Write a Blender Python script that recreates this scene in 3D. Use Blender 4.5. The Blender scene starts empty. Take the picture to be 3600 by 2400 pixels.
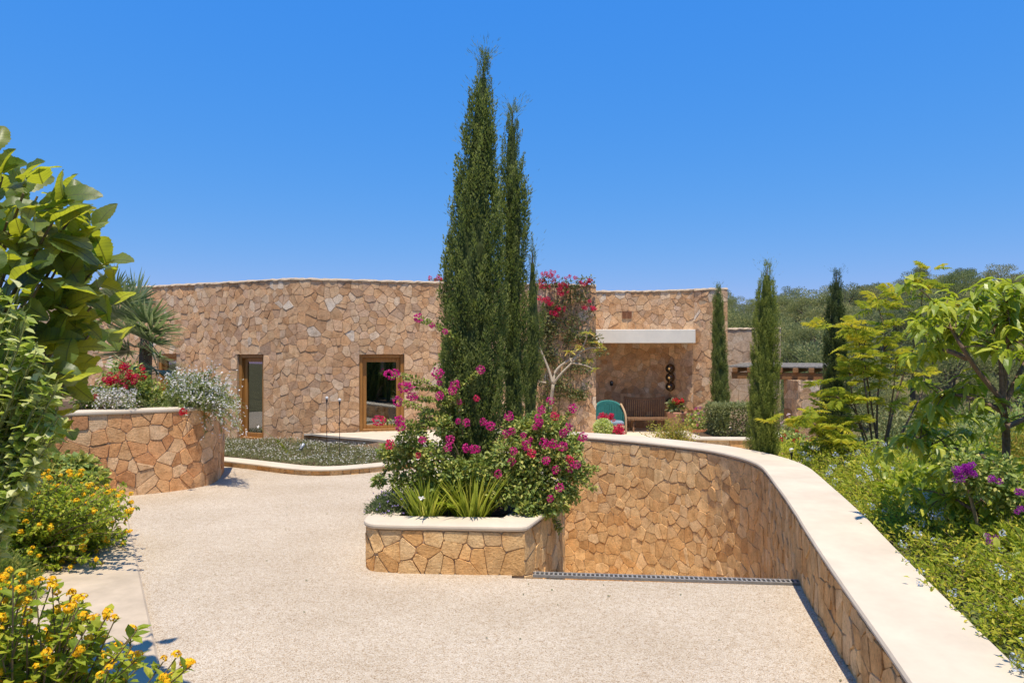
import bpy, math, random
import numpy as np
from mathutils import Vector
R = math.radians
random.seed(11)
rng = np.random.default_rng(11)
scene = bpy.context.scene
COL = scene.collection

# ------------------------------------------------------------------ camera, sky, sun, exposure
CAM_Z, FPX, CX, HY = 2.3, 2400.0, 1800.0, 1245.0      # eye height, focal length and horizon in photo pixels
cam = bpy.data.cameras.new('camera')
cam.sensor_width = 36.0; cam.lens = 24.0; cam.shift_y = 0.0125
cam.clip_start = 0.05; cam.clip_end = 2000
camo = bpy.data.objects.new('camera', cam); COL.objects.link(camo)
camo.location = (0, 0, CAM_Z); camo.rotation_euler = (R(90), 0, 0)
scene.camera = camo
scene.render.resolution_x, scene.render.resolution_y = 1024, 682

SUN_EL, SUN_AZ = R(74), math.atan2(0.06, -1.0)         # azimuth clockwise from +Y; high midday sun
world = bpy.data.worlds.new('World'); scene.world = world; world.use_nodes = True
wn = world.node_tree.nodes; wl = world.node_tree.links; wn.clear()
sky = wn.new('ShaderNodeTexSky'); sky.sky_type = 'NISHITA'; sky.sun_disc = False
sky.sun_elevation = SUN_EL; sky.sun_rotation = SUN_AZ
sky.altitude = 0; sky.air_density = 1.0; sky.dust_density = 0.0; sky.ozone_density = 10.0
bg = wn.new('ShaderNodeBackground'); bg.inputs['Strength'].default_value = 0.10
wo = wn.new('ShaderNodeOutputWorld')
# deep clear-day grade of the whole sky: the same curve per channel in every direction
sps = wn.new('ShaderNodeSeparateColor'); cmb = wn.new('ShaderNodeCombineColor'); wl.new(sky.outputs[0], sps.inputs[0])
for ch, (pw, k) in enumerate(((1.29, 0.47), (0.50, 1.388), (0.08, 4.8))):
    a = wn.new('ShaderNodeMath'); a.operation = 'POWER'; a.inputs[1].default_value = pw; wl.new(sps.outputs[ch], a.inputs[0])
    b = wn.new('ShaderNodeMath'); b.operation = 'MULTIPLY'; b.inputs[1].default_value = k; wl.new(a.outputs[0], b.inputs[0])
    c = wn.new('ShaderNodeMath'); c.operation = 'MINIMUM'; c.inputs[1].default_value = (9.0, 9.0, 12.0)[ch]; wl.new(b.outputs[0], c.inputs[0])
    wl.new(c.outputs[0], cmb.inputs[ch])
wl.new(cmb.outputs[0], bg.inputs[0]); wl.new(bg.outputs[0], wo.inputs[0])

sun = bpy.data.lights.new('sun', 'SUN'); sun.energy = 3.7; sun.angle = R(0.6); sun.color = (1.0, 0.91, 0.77)
suno = bpy.data.objects.new('sun', sun); COL.objects.link(suno); suno.location = (10, 16, 40)
sd = Vector((math.sin(SUN_AZ) * math.cos(SUN_EL), math.cos(SUN_AZ) * math.cos(SUN_EL), math.sin(SUN_EL)))
suno.rotation_euler = (-sd).to_track_quat('-Z', 'Y').to_euler()

vs = scene.view_settings
vs.view_transform = 'Standard'; vs.look = 'None'; vs.gamma = 1.0; vs.use_curve_mapping = False
vs.exposure = 0.65
scene.render.engine = 'CYCLES'
scene.cycles.max_bounces = 8; scene.cycles.diffuse_bounces = 4
scene.cycles.transmission_bounces = 6; scene.cycles.transparent_max_bounces = 8

# ------------------------------------------------------------------ helpers
def at(px, py, Y):                                     # photo pixel at a known distance
    return Vector(((px - CX) / FPX * Y, Y, CAM_Z - (py - HY) / FPX * Y))
def gp(px, py, z=0.0):                                 # photo pixel on a level surface of known height
    return at(px, py, (CAM_Z - z) * FPX / (py - HY))
def nrm(a):
    a = np.asarray(a, float)
    return a / np.maximum(np.linalg.norm(a, axis=-1, keepdims=True), 1e-9)

def raw_mesh(name, V, F, mat=None, tone=None, smooth=False):
    """V (n,3); F list of faces or list of (m,k) arrays"""
    V = np.asarray(V, np.float32).reshape(-1, 3)
    me = bpy.data.meshes.new(name)
    groups = []
    if isinstance(F, np.ndarray): groups = [F]
    elif len(F) and isinstance(F[0], np.ndarray): groups = list(F)
    else:
        by = {}
        for f in F: by.setdefault(len(f), []).append(f)
        groups = [np.array(v) for v in by.values()]
    loops = np.concatenate([g.reshape(-1) for g in groups]).astype(np.int32)
    starts = []; o = 0
    for g in groups:
        m, k = g.shape
        starts.append(o + np.arange(m) * k); o += m * k
    starts = np.concatenate(starts).astype(np.int32)
    me.vertices.add(len(V)); me.vertices.foreach_set('co', V.reshape(-1))
    me.loops.add(len(loops)); me.loops.foreach_set('vertex_index', loops)
    me.polygons.add(len(starts)); me.polygons.foreach_set('loop_start', starts)
    me.polygons.foreach_set('use_smooth', np.full(len(starts), bool(smooth)))
    me.update(calc_edges=True)
    if tone is not None:
        a = me.attributes.new('tone', 'FLOAT', 'POINT')
        t = np.full(len(V), tone, np.float32) if np.isscalar(tone) else np.asarray(tone, np.float32)
        a.data.foreach_set('value', t)
    if mat: me.materials.append(mat)
    return me

class MB:
    """collects boxes, tubes, strips ... in world space, builds ONE mesh object"""
    def __init__(s): s.V = []; s.F = []; s.T = []; s.n = 0
    def add(s, V, F, tone=0.5):
        V = np.asarray(V, float).reshape(-1, 3)
        if isinstance(F, np.ndarray): F = [F]
        for f in F:
            if isinstance(f, np.ndarray) and f.ndim == 2: s.F.append(f + s.n)
            else: s.F.append(np.array([f]) + s.n)
        s.V.append(V); s.n += len(V)
        s.T.append(np.full(len(V), tone) if np.isscalar(tone) else np.asarray(tone, float))
        return s
    def box(s, c, size, rz=0.0, tone=0.5, bev=0.0, rx=0.0, ry=0.0):
        hx, hy, hz = [q / 2 for q in size]
        if bev > 0:
            b = bev; v = []
            pr = [(-hx + b, -hy), (hx - b, -hy), (hx, -hy + b), (hx, hy - b), (hx - b, hy), (-hx + b, hy), (-hx, hy - b), (-hx, -hy + b)]
            sc = lambda k: [((hx - k) / hx * x if hx > k else x, (hy - k) / hy * y if hy > k else y) for x, y in pr]
            lay = [(-hz, sc(b)), (-hz + b, pr), (hz - b, pr), (hz, sc(b))]
            for z, p in lay: v += [(x, y, z) for x, y in p]
            F = []
            for l in range(3):
                for i in range(8): F.append([l * 8 + i, l * 8 + (i + 1) % 8, l * 8 + 8 + (i + 1) % 8, l * 8 + 8 + i])
            F = [np.array(F), np.array([[7, 6, 5, 4, 3, 2, 1, 0]]), np.array([[24 + i for i in range(8)]])]
        else:
            v = [(-hx, -hy, -hz), (hx, -hy, -hz), (hx, hy, -hz), (-hx, hy, -hz), (-hx, -hy, hz), (hx, -hy, hz), (hx, hy, hz), (-hx, hy, hz)]
            F = np.array([[0, 3, 2, 1], [4, 5, 6, 7], [0, 1, 5, 4], [1, 2, 6, 5], [2, 3, 7, 6], [3, 0, 4, 7]])
        v = np.array(v)
        if rx: c_, s_ = math.cos(rx), math.sin(rx); v = v @ np.array([[1, 0, 0], [0, c_, s_], [0, -s_, c_]])
        if ry: c_, s_ = math.cos(ry), math.sin(ry); v = v @ np.array([[c_, 0, -s_], [0, 1, 0], [s_, 0, c_]])
        if rz: c_, s_ = math.cos(rz), math.sin(rz); v = v @ np.array([[c_, s_, 0], [-s_, c_, 0], [0, 0, 1]])
        return s.add(v + np.array(c), F, tone)
    def tube(s, pts, rad, n=6, tone=0.5, cap=True):
        P = np.array([tuple(p) for p in pts], float); m = len(P)
        rad = np.full(m, rad) if np.isscalar(rad) else np.asarray(rad, float)
        T = nrm(np.gradient(P, axis=0))
        ref = np.array([0.31, 0.2, 0.93]) if abs(T[:, 2]).mean() < 0.8 else np.array([0.97, 0.2, 0.1])
        X = nrm(np.cross(T, ref)); Y = np.cross(T, X)
        a = np.arange(n) / n * 2 * np.pi
        V = P[:, None] + rad[:, None, None] * (np.cos(a)[None, :, None] * X[:, None] + np.sin(a)[None, :, None] * Y[:, None])
        i = np.arange(m - 1)[:, None] * n; j = np.arange(n)[None]
        F = np.stack([i + j, i + (j + 1) % n, i + n + (j + 1) % n, i + n + j], -1).reshape(-1, 4)
        fs = [F]
        if cap: fs += [np.arange(n)[::-1][None], (np.arange(n) + (m - 1) * n)[None]]
        return s.add(V.reshape(-1, 3), fs, tone)
    def lathe(s, c, prof, n=20, tone=0.5, sx=1, sy=1):
        a = np.arange(n) / n * 2 * np.pi; m = len(prof)
        V = np.array([[(c[0] + r * math.cos(t) * sx, c[1] + r * math.sin(t) * sy, c[2] + z) for t in a] for r, z in prof]).reshape(-1, 3)
        i = np.arange(m - 1)[:, None] * n; j = np.arange(n)[None]
        F = np.stack([i + j, i + (j + 1) % n, i + n + (j + 1) % n, i + n + j], -1).reshape(-1, 4)
        return s.add(V, [F, np.arange(n)[::-1][None], (np.arange(n) + (m - 1) * n)[None]], tone)
    def build(s, name, mat, parent=None, loc=None, smooth=False):
        V = np.concatenate(s.V); T = np.concatenate(s.T)
        by = {}
        for f in s.F: by.setdefault(f.shape[1], []).append(f)
        G = [np.concatenate(v) for v in by.values()]
        return put(name, V, G, mat, T, parent, loc, smooth)

def wloc(o):
    l = Vector((0, 0, 0))
    while o is not None:
        l = l + o.location; o = o.parent
    return l
def put(name, V, F, mat, tone=0.5, parent=None, loc=None, smooth=False):
    """one mesh object from world-space vertices, its origin at loc"""
    V = np.asarray(V, float).reshape(-1, 3)
    if loc is None:
        mn, mx = V.min(0), V.max(0); loc = ((mn[0] + mx[0]) / 2, (mn[1] + mx[1]) / 2, mn[2])
    me = raw_mesh(name, V - np.array(tuple(loc)), F, mat, tone, smooth)
    return link(name, me, parent, loc)
def link(name, data, parent=None, loc=(0, 0, 0)):
    o = bpy.data.objects.new(name, data); COL.objects.link(o)
    if parent is not None:
        o.parent = parent; o.location = Vector(tuple(loc)) - wloc(parent)
    else: o.location = Vector(tuple(loc))
    return o
def tag(o, label=None, cat=None, group=None, kind=None):
    if label: o['label'] = label
    if cat: o['category'] = cat
    if group: o['group'] = group
    if kind: o['kind'] = kind
    return o
def thing(name, label, cat, loc, group=None):
    o = link(name, None, None, loc); o.empty_display_size = 0.2
    return tag(o, label, cat, group)

# ------------------------------------------------------------------ materials
def nodes(name):
    m = bpy.data.materials.new(name); m.use_nodes = True
    nt = m.node_tree; nt.nodes.clear()
    return m, nt, nt.nodes, nt.links
def ramp(ns, stops, interp='LINEAR'):
    r = ns.new('ShaderNodeValToRGB'); cr = r.color_ramp; cr.interpolation = interp
    while len(cr.elements) > 1: cr.elements.remove(cr.elements[-1])
    cr.elements[0].position = stops[0][0]; cr.elements[0].color = (*stops[0][1], 1)
    for p, c in stops[1:]:
        e = cr.elements.new(p); e.color = (*c, 1)
    return r
def even(cols): return [(i / (len(cols) - 1), c) for i, c in enumerate(cols)]
def noise(ns, ls, vec, scale, detail=4, rough=0.6):
    n = ns.new('ShaderNodeTexNoise'); n.inputs['Scale'].default_value = scale
    n.inputs['Detail'].default_value = detail; n.inputs['Roughness'].default_value = rough
    ls.new(vec, n.inputs['Vector']); return n
def mixc(ns, ls, fac, a, b, mode='MIX'):
    m = ns.new('ShaderNodeMix'); m.data_type = 'RGBA'; m.blend_type = mode
    for sock, v in ((m.inputs[0], fac), (m.inputs[6], a), (m.inputs[7], b)):
        if hasattr(v, 'is_linked') or hasattr(v, 'links'): ls.new(v, sock)
        elif isinstance(v, (int, float)): sock.default_value = v
        else: sock.default_value = (*v, 1)
    return m.outputs[2]
def principled(ns, ls, rough=0.8, spec=0.3, metal=0.0):
    p = ns.new('ShaderNodeBsdfPrincipled'); o = ns.new('ShaderNodeOutputMaterial')
    p.inputs['Roughness'].default_value = rough; p.inputs['Specular IOR Level'].default_value = spec
    p.inputs['Metallic'].default_value = metal
    ls.new(p.outputs[0], o.inputs[0]); return p, o
def bump(ns, ls, h, strength, dist, p):
    b = ns.new('ShaderNodeBump'); b.inputs['Strength'].default_value = strength; b.inputs['Distance'].default_value = dist
    ls.new(h, b.inputs['Height']); ls.new(b.outputs[0], p.inputs['Normal'])

def tone_attr(ns):
    a = ns.new('ShaderNodeAttribute'); a.attribute_name = 'tone'; return a.outputs['Fac']
def posn(ns):
    return ns.new('ShaderNodeNewGeometry').outputs['Position']

def stone_mat(name, pal, streak=0.0):
    m, nt, ns, ls = nodes(name); p, o = principled(ns, ls, 0.92, 0.15)
    P = posn(ns); r = ramp(ns, even(pal)); ls.new(tone_attr(ns), r.inputs[0])
    wn_ = ns.new('ShaderNodeTexWhiteNoise'); wn_.noise_dimensions = '1D'; ls.new(tone_attr(ns), wn_.inputs['W'])
    rb = ramp(ns, [(0.0, (0.78, 0.76, 0.76)), (0.25, (0.96, 0.96, 0.98)), (0.75, (1.04, 1.04, 1.05)), (1.0, (1.16, 1.19, 1.24))]); ls.new(wn_.outputs['Value'], rb.inputs[0])
    n1 = noise(ns, ls, P, 7, 5, 0.65); n2 = noise(ns, ls, P, 38, 5, 0.7); n3 = noise(ns, ls, P, 2.2, 3)
    r1 = ramp(ns, [(0.3, (0.74, 0.69, 0.64)), (0.5, (1, 1, 1)), (0.72, (1.2, 1.2, 1.18))]); ls.new(n1.outputs[0], r1.inputs[0])
    c = mixc(ns, ls, 1.0, mixc(ns, ls, 1.0, r.outputs[0], rb.outputs[0], 'MULTIPLY'), r1.outputs[0], 'MULTIPLY')
    r2 = ramp(ns, [(0.30, (0.50, 0.42, 0.34)), (0.45, (0.98, 0.97, 0.95)), (0.7, (1.2, 1.19, 1.18))]); ls.new(n2.outputs[0], r2.inputs[0])
    c = mixc(ns, ls, 0.75, c, r2.outputs[0], 'MULTIPLY')
    r3 = ramp(ns, [(0.35, (1.0, 0.9, 0.8)), (0.65, (0.98, 1.0, 1.03))]); ls.new(n3.outputs[0], r3.inputs[0])
    c = mixc(ns, ls, 0.8, c, r3.outputs[0], 'MULTIPLY')
    ls.new(c, p.inputs['Base Color'])
    mp = ns.new('ShaderNodeMapping'); mp.inputs['Scale'].default_value = (1, 1, 1.6); ls.new(P, mp.inputs[0])
    nb = noise(ns, ls, mp.outputs[0], 26, 6, 0.72)
    bump(ns, ls, nb.outputs[0], 0.9, 0.022, p)
    return m

def plain(name, col, rough=0.7, spec=0.3, var=0.15, scale=12, bmp=0.15, metal=0.0, dist=0.01):
    m, nt, ns, ls = nodes(name); p, o = principled(ns, ls, rough, spec, metal)
    P = posn(ns); n = noise(ns, ls, P, scale, 5, 0.65)
    lo = tuple(c * (1 - var) for c in col); hi = tuple(min(1, c * (1 + var)) for c in col)
    r = ramp(ns, [(0.3, lo), (0.7, hi)]); ls.new(n.outputs[0], r.inputs[0]); ls.new(r.outputs[0], p.inputs['Base Color'])
    if bmp: bump(ns, ls, n.outputs[0], bmp, dist, p)
    return m

def wood_mat(name, a, b, rough=0.45, spec=0.4, axis=2):
    m, nt, ns, ls = nodes(name); p, o = principled(ns, ls, rough, spec)
    mp = ns.new('ShaderNodeMapping'); sc = [38, 38, 38]; sc[axis] = 1.6
    mp.inputs['Scale'].default_value = sc; ls.new(posn(ns), mp.inputs[0])
    n = noise(ns, ls, mp.outputs[0], 1.0, 5, 0.6); r = ramp(ns, [(0.3, a), (0.7, b)])
    ls.new(n.outputs[0], r.inputs[0]); ls.new(r.outputs[0], p.inputs['Base Color'])
    bump(ns, ls, n.outputs[0], 0.12, 0.004, p); return m

def leaf_mat(name, pal, trans=0.35, tcol=(0.42, 0.50, 0.05), rough=0.5, spec=0.35, big=False, vary=False):
    m, nt, ns, ls = nodes(name)
    P = posn(ns); r = ramp(ns, even(pal)); ls.new(tone_attr(ns), r.inputs[0])
    n = noise(ns, ls, P, 60 if not big else 22, 3)
    r1 = ramp(ns, [(0.3, (0.75, 0.78, 0.7)), (0.7, (1.2, 1.15, 1.1))]); ls.new(n.outputs[0], r1.inputs[0])
    c = mixc(ns, ls, 0.7, r.outputs[0], r1.outputs[0], 'MULTIPLY')
    if vary:
        oi = ns.new('ShaderNodeObjectInfo'); rv_ = ramp(ns, even([(0.62, 0.66, 0.68), (0.95, 0.95, 0.85), (1.25, 1.2, 1.0), (1.15, 1.0, 0.85), (0.8, 0.9, 0.8)])); ls.new(oi.outputs['Random'], rv_.inputs[0]); c = mixc(ns, ls, 1.0, c, rv_.outputs[0], 'MULTIPLY')
    p = ns.new('ShaderNodeBsdfPrincipled'); p.inputs['Roughness'].default_value = rough; p.inputs['Specular IOR Level'].default_value = spec
    ls.new(c, p.inputs['Base Color'])
    t = ns.new('ShaderNodeBsdfTranslucent')
    tc = mixc(ns, ls, 0.55, c, tcol); ls.new(tc, t.inputs[0])
    mx = ns.new('ShaderNodeMixShader'); mx.inputs[0].default_value = trans
    ls.new(p.outputs[0], mx.inputs[1]); ls.new(t.outputs[0], mx.inputs[2])
    o = ns.new('ShaderNodeOutputMaterial'); ls.new(mx.outputs[0], o.inputs[0])
    return m

M = {}
M['house_stone'] = stone_mat('house_stone', [(0.437, 0.268, 0.149), (0.551, 0.332, 0.176), (0.603, 0.369, 0.198), (0.645, 0.413, 0.226), (0.572, 0.386, 0.253), (0.666, 0.439, 0.253), (0.593, 0.369, 0.204), (0.52, 0.354, 0.231), (0.697, 0.493, 0.308), (0.634, 0.407, 0.22), (0.707, 0.59, 0.451)])
M['retain_stone'] = stone_mat('retain_stone', [(0.638, 0.371, 0.155), (0.726, 0.455, 0.202), (0.759, 0.485, 0.22), (0.77, 0.514, 0.247), (0.781, 0.55, 0.299), (0.737, 0.467, 0.208)])
M['planter_stone'] = stone_mat('planter_stone', [(0.576, 0.313, 0.117), (0.679, 0.4, 0.163), (0.72, 0.443, 0.193), (0.73, 0.486, 0.233), (0.751, 0.551, 0.315)])
M['red_stone'] = stone_mat('red_stone', [(0.586, 0.29, 0.131), (0.669, 0.354, 0.161), (0.71, 0.402, 0.184), (0.73, 0.45, 0.226), (0.73, 0.503, 0.297)])
M['grey_stone'] = stone_mat('grey_stone', [(0.5, 0.37, 0.26), (0.55, 0.42, 0.3), (0.58, 0.46, 0.34), (0.52, 0.38, 0.26)])
M['mortar'] = plain('mortar', (0.47, 0.33, 0.205), 0.95, 0.1, 0.25, 20, 0.4)
M['coping'] = plain('coping', (0.50, 0.385, 0.265), 0.95, 0.1, 0.22, 30, 0.9, dist=0.03)
M['limestone'] = plain('limestone', (0.575, 0.485, 0.37), 0.9, 0.08, 0.12, 1.6, 0.05)
M['kerb_stone'] = plain('kerb_stone', (0.48, 0.385, 0.275), 0.8, 0.2, 0.16, 3.0, 0.08)
M['plaster'] = plain('plaster', (0.74, 0.68, 0.58), 0.8, 0.2, 0.05, 3, 0.03)
M['soil'] = plain('soil', (0.10, 0.065, 0.04), 0.95, 0.1, 0.4, 15, 0.8, dist=0.03)
M['ground'] = plain('ground', (0.13, 0.115, 0.055), 0.95, 0.1, 0.5, 0.6, 0.5)
M['garden'] = plain('garden', (0.10, 0.12, 0.04), 0.95, 0.1, 0.45, 4, 0.6, dist=0.03)
M['terrace'] = plain('terrace', (0.66, 0.56, 0.43), 0.75, 0.25, 0.12, 3, 0.05)
M['wood'] = wood_mat('wood', (0.27, 0.115, 0.025), (0.42, 0.20, 0.05))
M['bench_wood'] = wood_mat('bench_wood', (0.16, 0.085, 0.045), (0.27, 0.155, 0.085), 0.7, 0.2)
M['pale_wood'] = wood_mat('pale_wood', (0.42, 0.28, 0.16), (0.52, 0.37, 0.23), 0.6, 0.3)
M['beam_wood'] = wood_mat('beam_wood', (0.20, 0.095, 0.035), (0.34, 0.17, 0.07), 0.7, 0.2, 0)
M['weathered'] = wood_mat('weathered', (0.17, 0.155, 0.135), (0.36, 0.33, 0.29), 0.85, 0.2, 0)
M['bark'] = plain('bark', (0.17, 0.115, 0.075), 0.9, 0.15, 0.35, 25, 0.8, dist=0.02)
M['pale_bark'] = plain('pale_bark', (0.42, 0.34, 0.24), 0.8, 0.2, 0.2, 20, 0.3)
M['twig'] = plain('twig', (0.20, 0.15, 0.08), 0.85, 0.2, 0.3, 30, 0.3)
M['green_stem'] = plain('green_stem', (0.22, 0.24, 0.08), 0.7, 0.3, 0.3, 30, 0.1)
M['black_metal'] = plain('black_metal', (0.02, 0.02, 0.022), 0.45, 0.5, 0.2, 20, 0)
M['grey_metal'] = plain('grey_metal', (0.34, 0.36, 0.38), 0.45, 0.5, 0.1, 20, 0.05, metal=0.3)
M['galv'] = plain('galv', (0.36, 0.33, 0.29), 0.5, 0.5, 0.2, 30, 0.1, metal=0.35)
M['dark'] = plain('dark', (0.015, 0.013, 0.012), 0.9, 0.1, 0.2, 5, 0)
M['terracotta'] = plain('terracotta', (0.50, 0.21, 0.10), 0.8, 0.2, 0.15, 9, 0.1)
M['terracotta_pale'] = plain('terracotta_pale', (0.42, 0.21, 0.13), 0.8, 0.2, 0.15, 9, 0.1)
M['vent_clay'] = plain('vent_clay', (0.30, 0.14, 0.075), 0.85, 0.2, 0.15, 30, 0.1)
M['teal'] = plain('teal', (0.035, 0.17, 0.16), 0.8, 0.2, 0.15, 14, 0.1)
M['blue_grey'] = plain('blue_grey', (0.20, 0.27, 0.34), 0.85, 0.2, 0.1, 20, 0.1)
M['white_paint'] = plain('white_paint', (0.74, 0.74, 0.72), 0.5, 0.4, 0.03, 5, 0)
M['room'] = plain('room', (0.10, 0.095, 0.085), 0.9, 0.1, 0.1, 3, 0)
M['pine_bark'] = plain('pine_bark', (0.15, 0.12, 0.10), 0.9, 0.1, 0.3, 10, 0)

def gravel_mat():
    m, nt, ns, ls = nodes('gravel'); p, o = principled(ns, ls, 0.9, 0.2)
    P = posn(ns)
    v = ns.new('ShaderNodeTexVoronoi'); v.inputs['Scale'].default_value = 108; ls.new(P, v.inputs['Vector'])
    sx = ns.new('ShaderNodeSeparateColor'); ls.new(v.outputs['Color'], sx.inputs[0])
    r = ramp(ns, [(0.0, (0.36, 0.26, 0.17)), (0.08, (0.50, 0.395, 0.28)), (0.3, (0.585, 0.49, 0.37)), (0.6, (0.635, 0.55, 0.43)), (0.88, (0.69, 0.61, 0.50)), (1.0, (0.54, 0.46, 0.36))])
    ls.new(sx.outputs[0], r.inputs[0])
    rd = ramp(ns, [(0.0, (1, 1, 1)), (0.55, (1, 1, 1)), (0.9, (0.58, 0.50, 0.42))]); ls.new(v.outputs['Distance'], rd.inputs[0])
    c = mixc(ns, ls, 0.8, r.outputs[0], rd.outputs[0], 'MULTIPLY')
    n = noise(ns, ls, P, 0.7, 5, 0.6); r2 = ramp(ns, [(0.3, (0.86, 0.83, 0.79)), (0.7, (1.05, 1.05, 1.05))]); ls.new(n.outputs[0], r2.inputs[0])
    c = mixc(ns, ls, 1.0, c, r2.outputs[0], 'MULTIPLY')
    n3 = noise(ns, ls, P, 14, 4, 0.75); r3 = ramp(ns, [(0.3, (0.88, 0.84, 0.79)), (0.6, (1.05, 1.05, 1.05))]); ls.new(n3.outputs[0], r3.inputs[0])
    c = mixc(ns, ls, 1.0, c, r3.outputs[0], 'MULTIPLY')
    ls.new(c, p.inputs['Base Color'])
    inv = ns.new('ShaderNodeMath'); inv.operation = 'MULTIPLY_ADD'; inv.inputs[1].default_value = -1; inv.inputs[2].default_value = 1
    ls.new(v.outputs['Distance'], inv.inputs[0])
    bump(ns, ls, inv.outputs[0], 0.8, 0.012, p); return m
M['gravel'] = gravel_mat()

def glass_mat():
    m, nt, ns, ls = nodes('window_glass')
    t = ns.new('ShaderNodeBsdfTransparent'); t.inputs[0].default_value = (0.62, 0.66, 0.64, 1)
    g = ns.new('ShaderNodeBsdfGlossy'); g.inputs['Roughness'].default_value = 0.02; g.inputs[0].default_value = (0.9, 0.93, 0.92, 1)
    f = ns.new('ShaderNodeFresnel'); f.inputs[0].default_value = 1.9
    mx = ns.new('ShaderNodeMixShader'); o = ns.new('ShaderNodeOutputMaterial')
    a = ns.new('ShaderNodeMath'); a.operation = 'ADD'; a.inputs[1].default_value = 0.18; ls.new(f.outputs[0], a.inputs[0])
    ls.new(a.outputs[0], mx.inputs[0]); ls.new(t.outputs[0], mx.inputs[1]); ls.new(g.outputs[0], mx.inputs[2]); ls.new(mx.outputs[0], o.inputs[0])
    return m
M['glass'] = glass_mat()
def globe_mat(name, tint, refl):
    m, nt, ns, ls = nodes(name)
    t = ns.new('ShaderNodeBsdfTransparent'); t.inputs[0].default_value = (*tint, 1)
    g = ns.new('ShaderNodeBsdfGlossy'); g.inputs['Roughness'].default_value = 0.05
    d = ns.new('ShaderNodeBsdfDiffuse'); d.inputs[0].default_value = (*tint, 1)
    m1 = ns.new('ShaderNodeMixShader'); m1.inputs[0].default_value = refl; ls.new(t.outputs[0], m1.inputs[1]); ls.new(d.outputs[0], m1.inputs[2])
    f = ns.new('ShaderNodeFresnel'); f.inputs[0].default_value = 1.5
    mx = ns.new('ShaderNodeMixShader'); o = ns.new('ShaderNodeOutputMaterial')
    ls.new(f.outputs[0], mx.inputs[0]); ls.new(m1.outputs[0], mx.inputs[1]); ls.new(g.outputs[0], mx.inputs[2]); ls.new(mx.outputs[0], o.inputs[0])
    return m
M['smoked'] = globe_mat('smoked_glass', (0.10, 0.075, 0.05), 0.35)
M['opal'] = globe_mat('opal_glass', (0.85, 0.85, 0.82), 0.7)
def emit(name, col, s):
    m, nt, ns, ls = nodes(name); e = ns.new('ShaderNodeEmission'); e.inputs[0].default_value = (*col, 1); e.inputs[1].default_value = s
    o = ns.new('ShaderNodeOutputMaterial'); ls.new(e.outputs[0], o.inputs[0]); return m
M['bulb'] = emit('bulb_glow', (1.0, 0.72, 0.35), 5)

# foliage palettes
M['cypress'] = leaf_mat('cypress', [(0.074, 0.098, 0.034), (0.135, 0.166, 0.054), (0.208, 0.243, 0.077), (0.318, 0.339, 0.107)], 0.36, (0.30, 0.42, 0.06), 0.65, 0.2)
M['cypress_dark'] = leaf_mat('cypress_dark', [(0.035, 0.05, 0.018), (0.06, 0.085, 0.03), (0.09, 0.12, 0.042), (0.13, 0.165, 0.06)], 0.25, (0.25, 0.33, 0.06), 0.65, 0.2)
M['cypress_fresh'] = leaf_mat('cypress_fresh', [(0.105, 0.134, 0.029), (0.185, 0.218, 0.048), (0.279, 0.314, 0.073), (0.418, 0.429, 0.104)], 0.36, (0.34, 0.44, 0.07), 0.65, 0.2)
M['boug_leaf'] = leaf_mat('boug_leaf', [(0.108, 0.177, 0.044), (0.192, 0.270, 0.062), (0.312, 0.374, 0.088), (0.624, 0.562, 0.158)], 0.34)
M['dark_leaf'] = leaf_mat('dark_leaf', [(0.055, 0.076, 0.030), (0.100, 0.126, 0.042), (0.164, 0.168, 0.067), (0.237, 0.168, 0.084)], 0.29)
M['magenta'] = leaf_mat('magenta', [(0.42, 0.008, 0.13), (0.56, 0.015, 0.22), (0.66, 0.03, 0.28), (0.72, 0.10, 0.30)], 0.4, (0.85, 0.03, 0.35), 0.6, 0.15)
M['pinkred'] = leaf_mat('pinkred', [(0.50, 0.01, 0.06), (0.62, 0.02, 0.10), (0.72, 0.05, 0.16), (0.80, 0.12, 0.18)], 0.4, (0.9, 0.04, 0.16), 0.6, 0.15)
M['red'] = leaf_mat('red_petal', [(0.40, 0.008, 0.02), (0.58, 0.015, 0.03), (0.66, 0.03, 0.05)], 0.35, (0.8, 0.02, 0.04), 0.5, 0.3)
M['purple'] = leaf_mat('purple', [(0.30, 0.015, 0.28), (0.42, 0.03, 0.42), (0.52, 0.06, 0.50)], 0.4, (0.6, 0.05, 0.6), 0.6, 0.15)
M['palepink'] = leaf_mat('palepink', [(0.70, 0.40, 0.44), (0.82, 0.62, 0.64), (0.9, 0.8, 0.8)], 0.4, (0.9, 0.7, 0.7), 0.6, 0.1)
M['white_petal'] = leaf_mat('white_petal', [(0.72, 0.52, 0.50), (0.84, 0.76, 0.72), (0.9, 0.88, 0.85), (0.92, 0.92, 0.9)], 0.35, (0.95, 0.92, 0.9), 0.6, 0.1)
M['blue_petal'] = leaf_mat('blue_petal', [(0.48, 0.56, 0.80), (0.62, 0.70, 0.86), (0.74, 0.80, 0.9)], 0.35, (0.8, 0.85, 0.95), 0.6, 0.1)
M['lilac'] = leaf_mat('lilac', [(0.28, 0.20, 0.5), (0.38, 0.3, 0.6)], 0.3, (0.5, 0.4, 0.7), 0.6, 0.1)
M['yellow'] = leaf_mat('yellow_petal', [(0.84, 0.38, 0.008), (0.90, 0.50, 0.012), (0.93, 0.60, 0.02), (0.95, 0.70, 0.05)], 0.3, (0.95, 0.6, 0.02), 0.6, 0.15)
M['lantana_leaf'] = leaf_mat('lantana_leaf', [(0.121, 0.194, 0.022), (0.243, 0.335, 0.029), (0.375, 0.440, 0.044), (0.596, 0.582, 0.074)], 0.52, (0.50, 0.60, 0.03))
M['strap'] = leaf_mat('strap', [(0.115, 0.187, 0.020), (0.230, 0.308, 0.030), (0.368, 0.418, 0.050), (0.552, 0.506, 0.100)], 0.49, (0.62, 0.66, 0.08))
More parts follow.
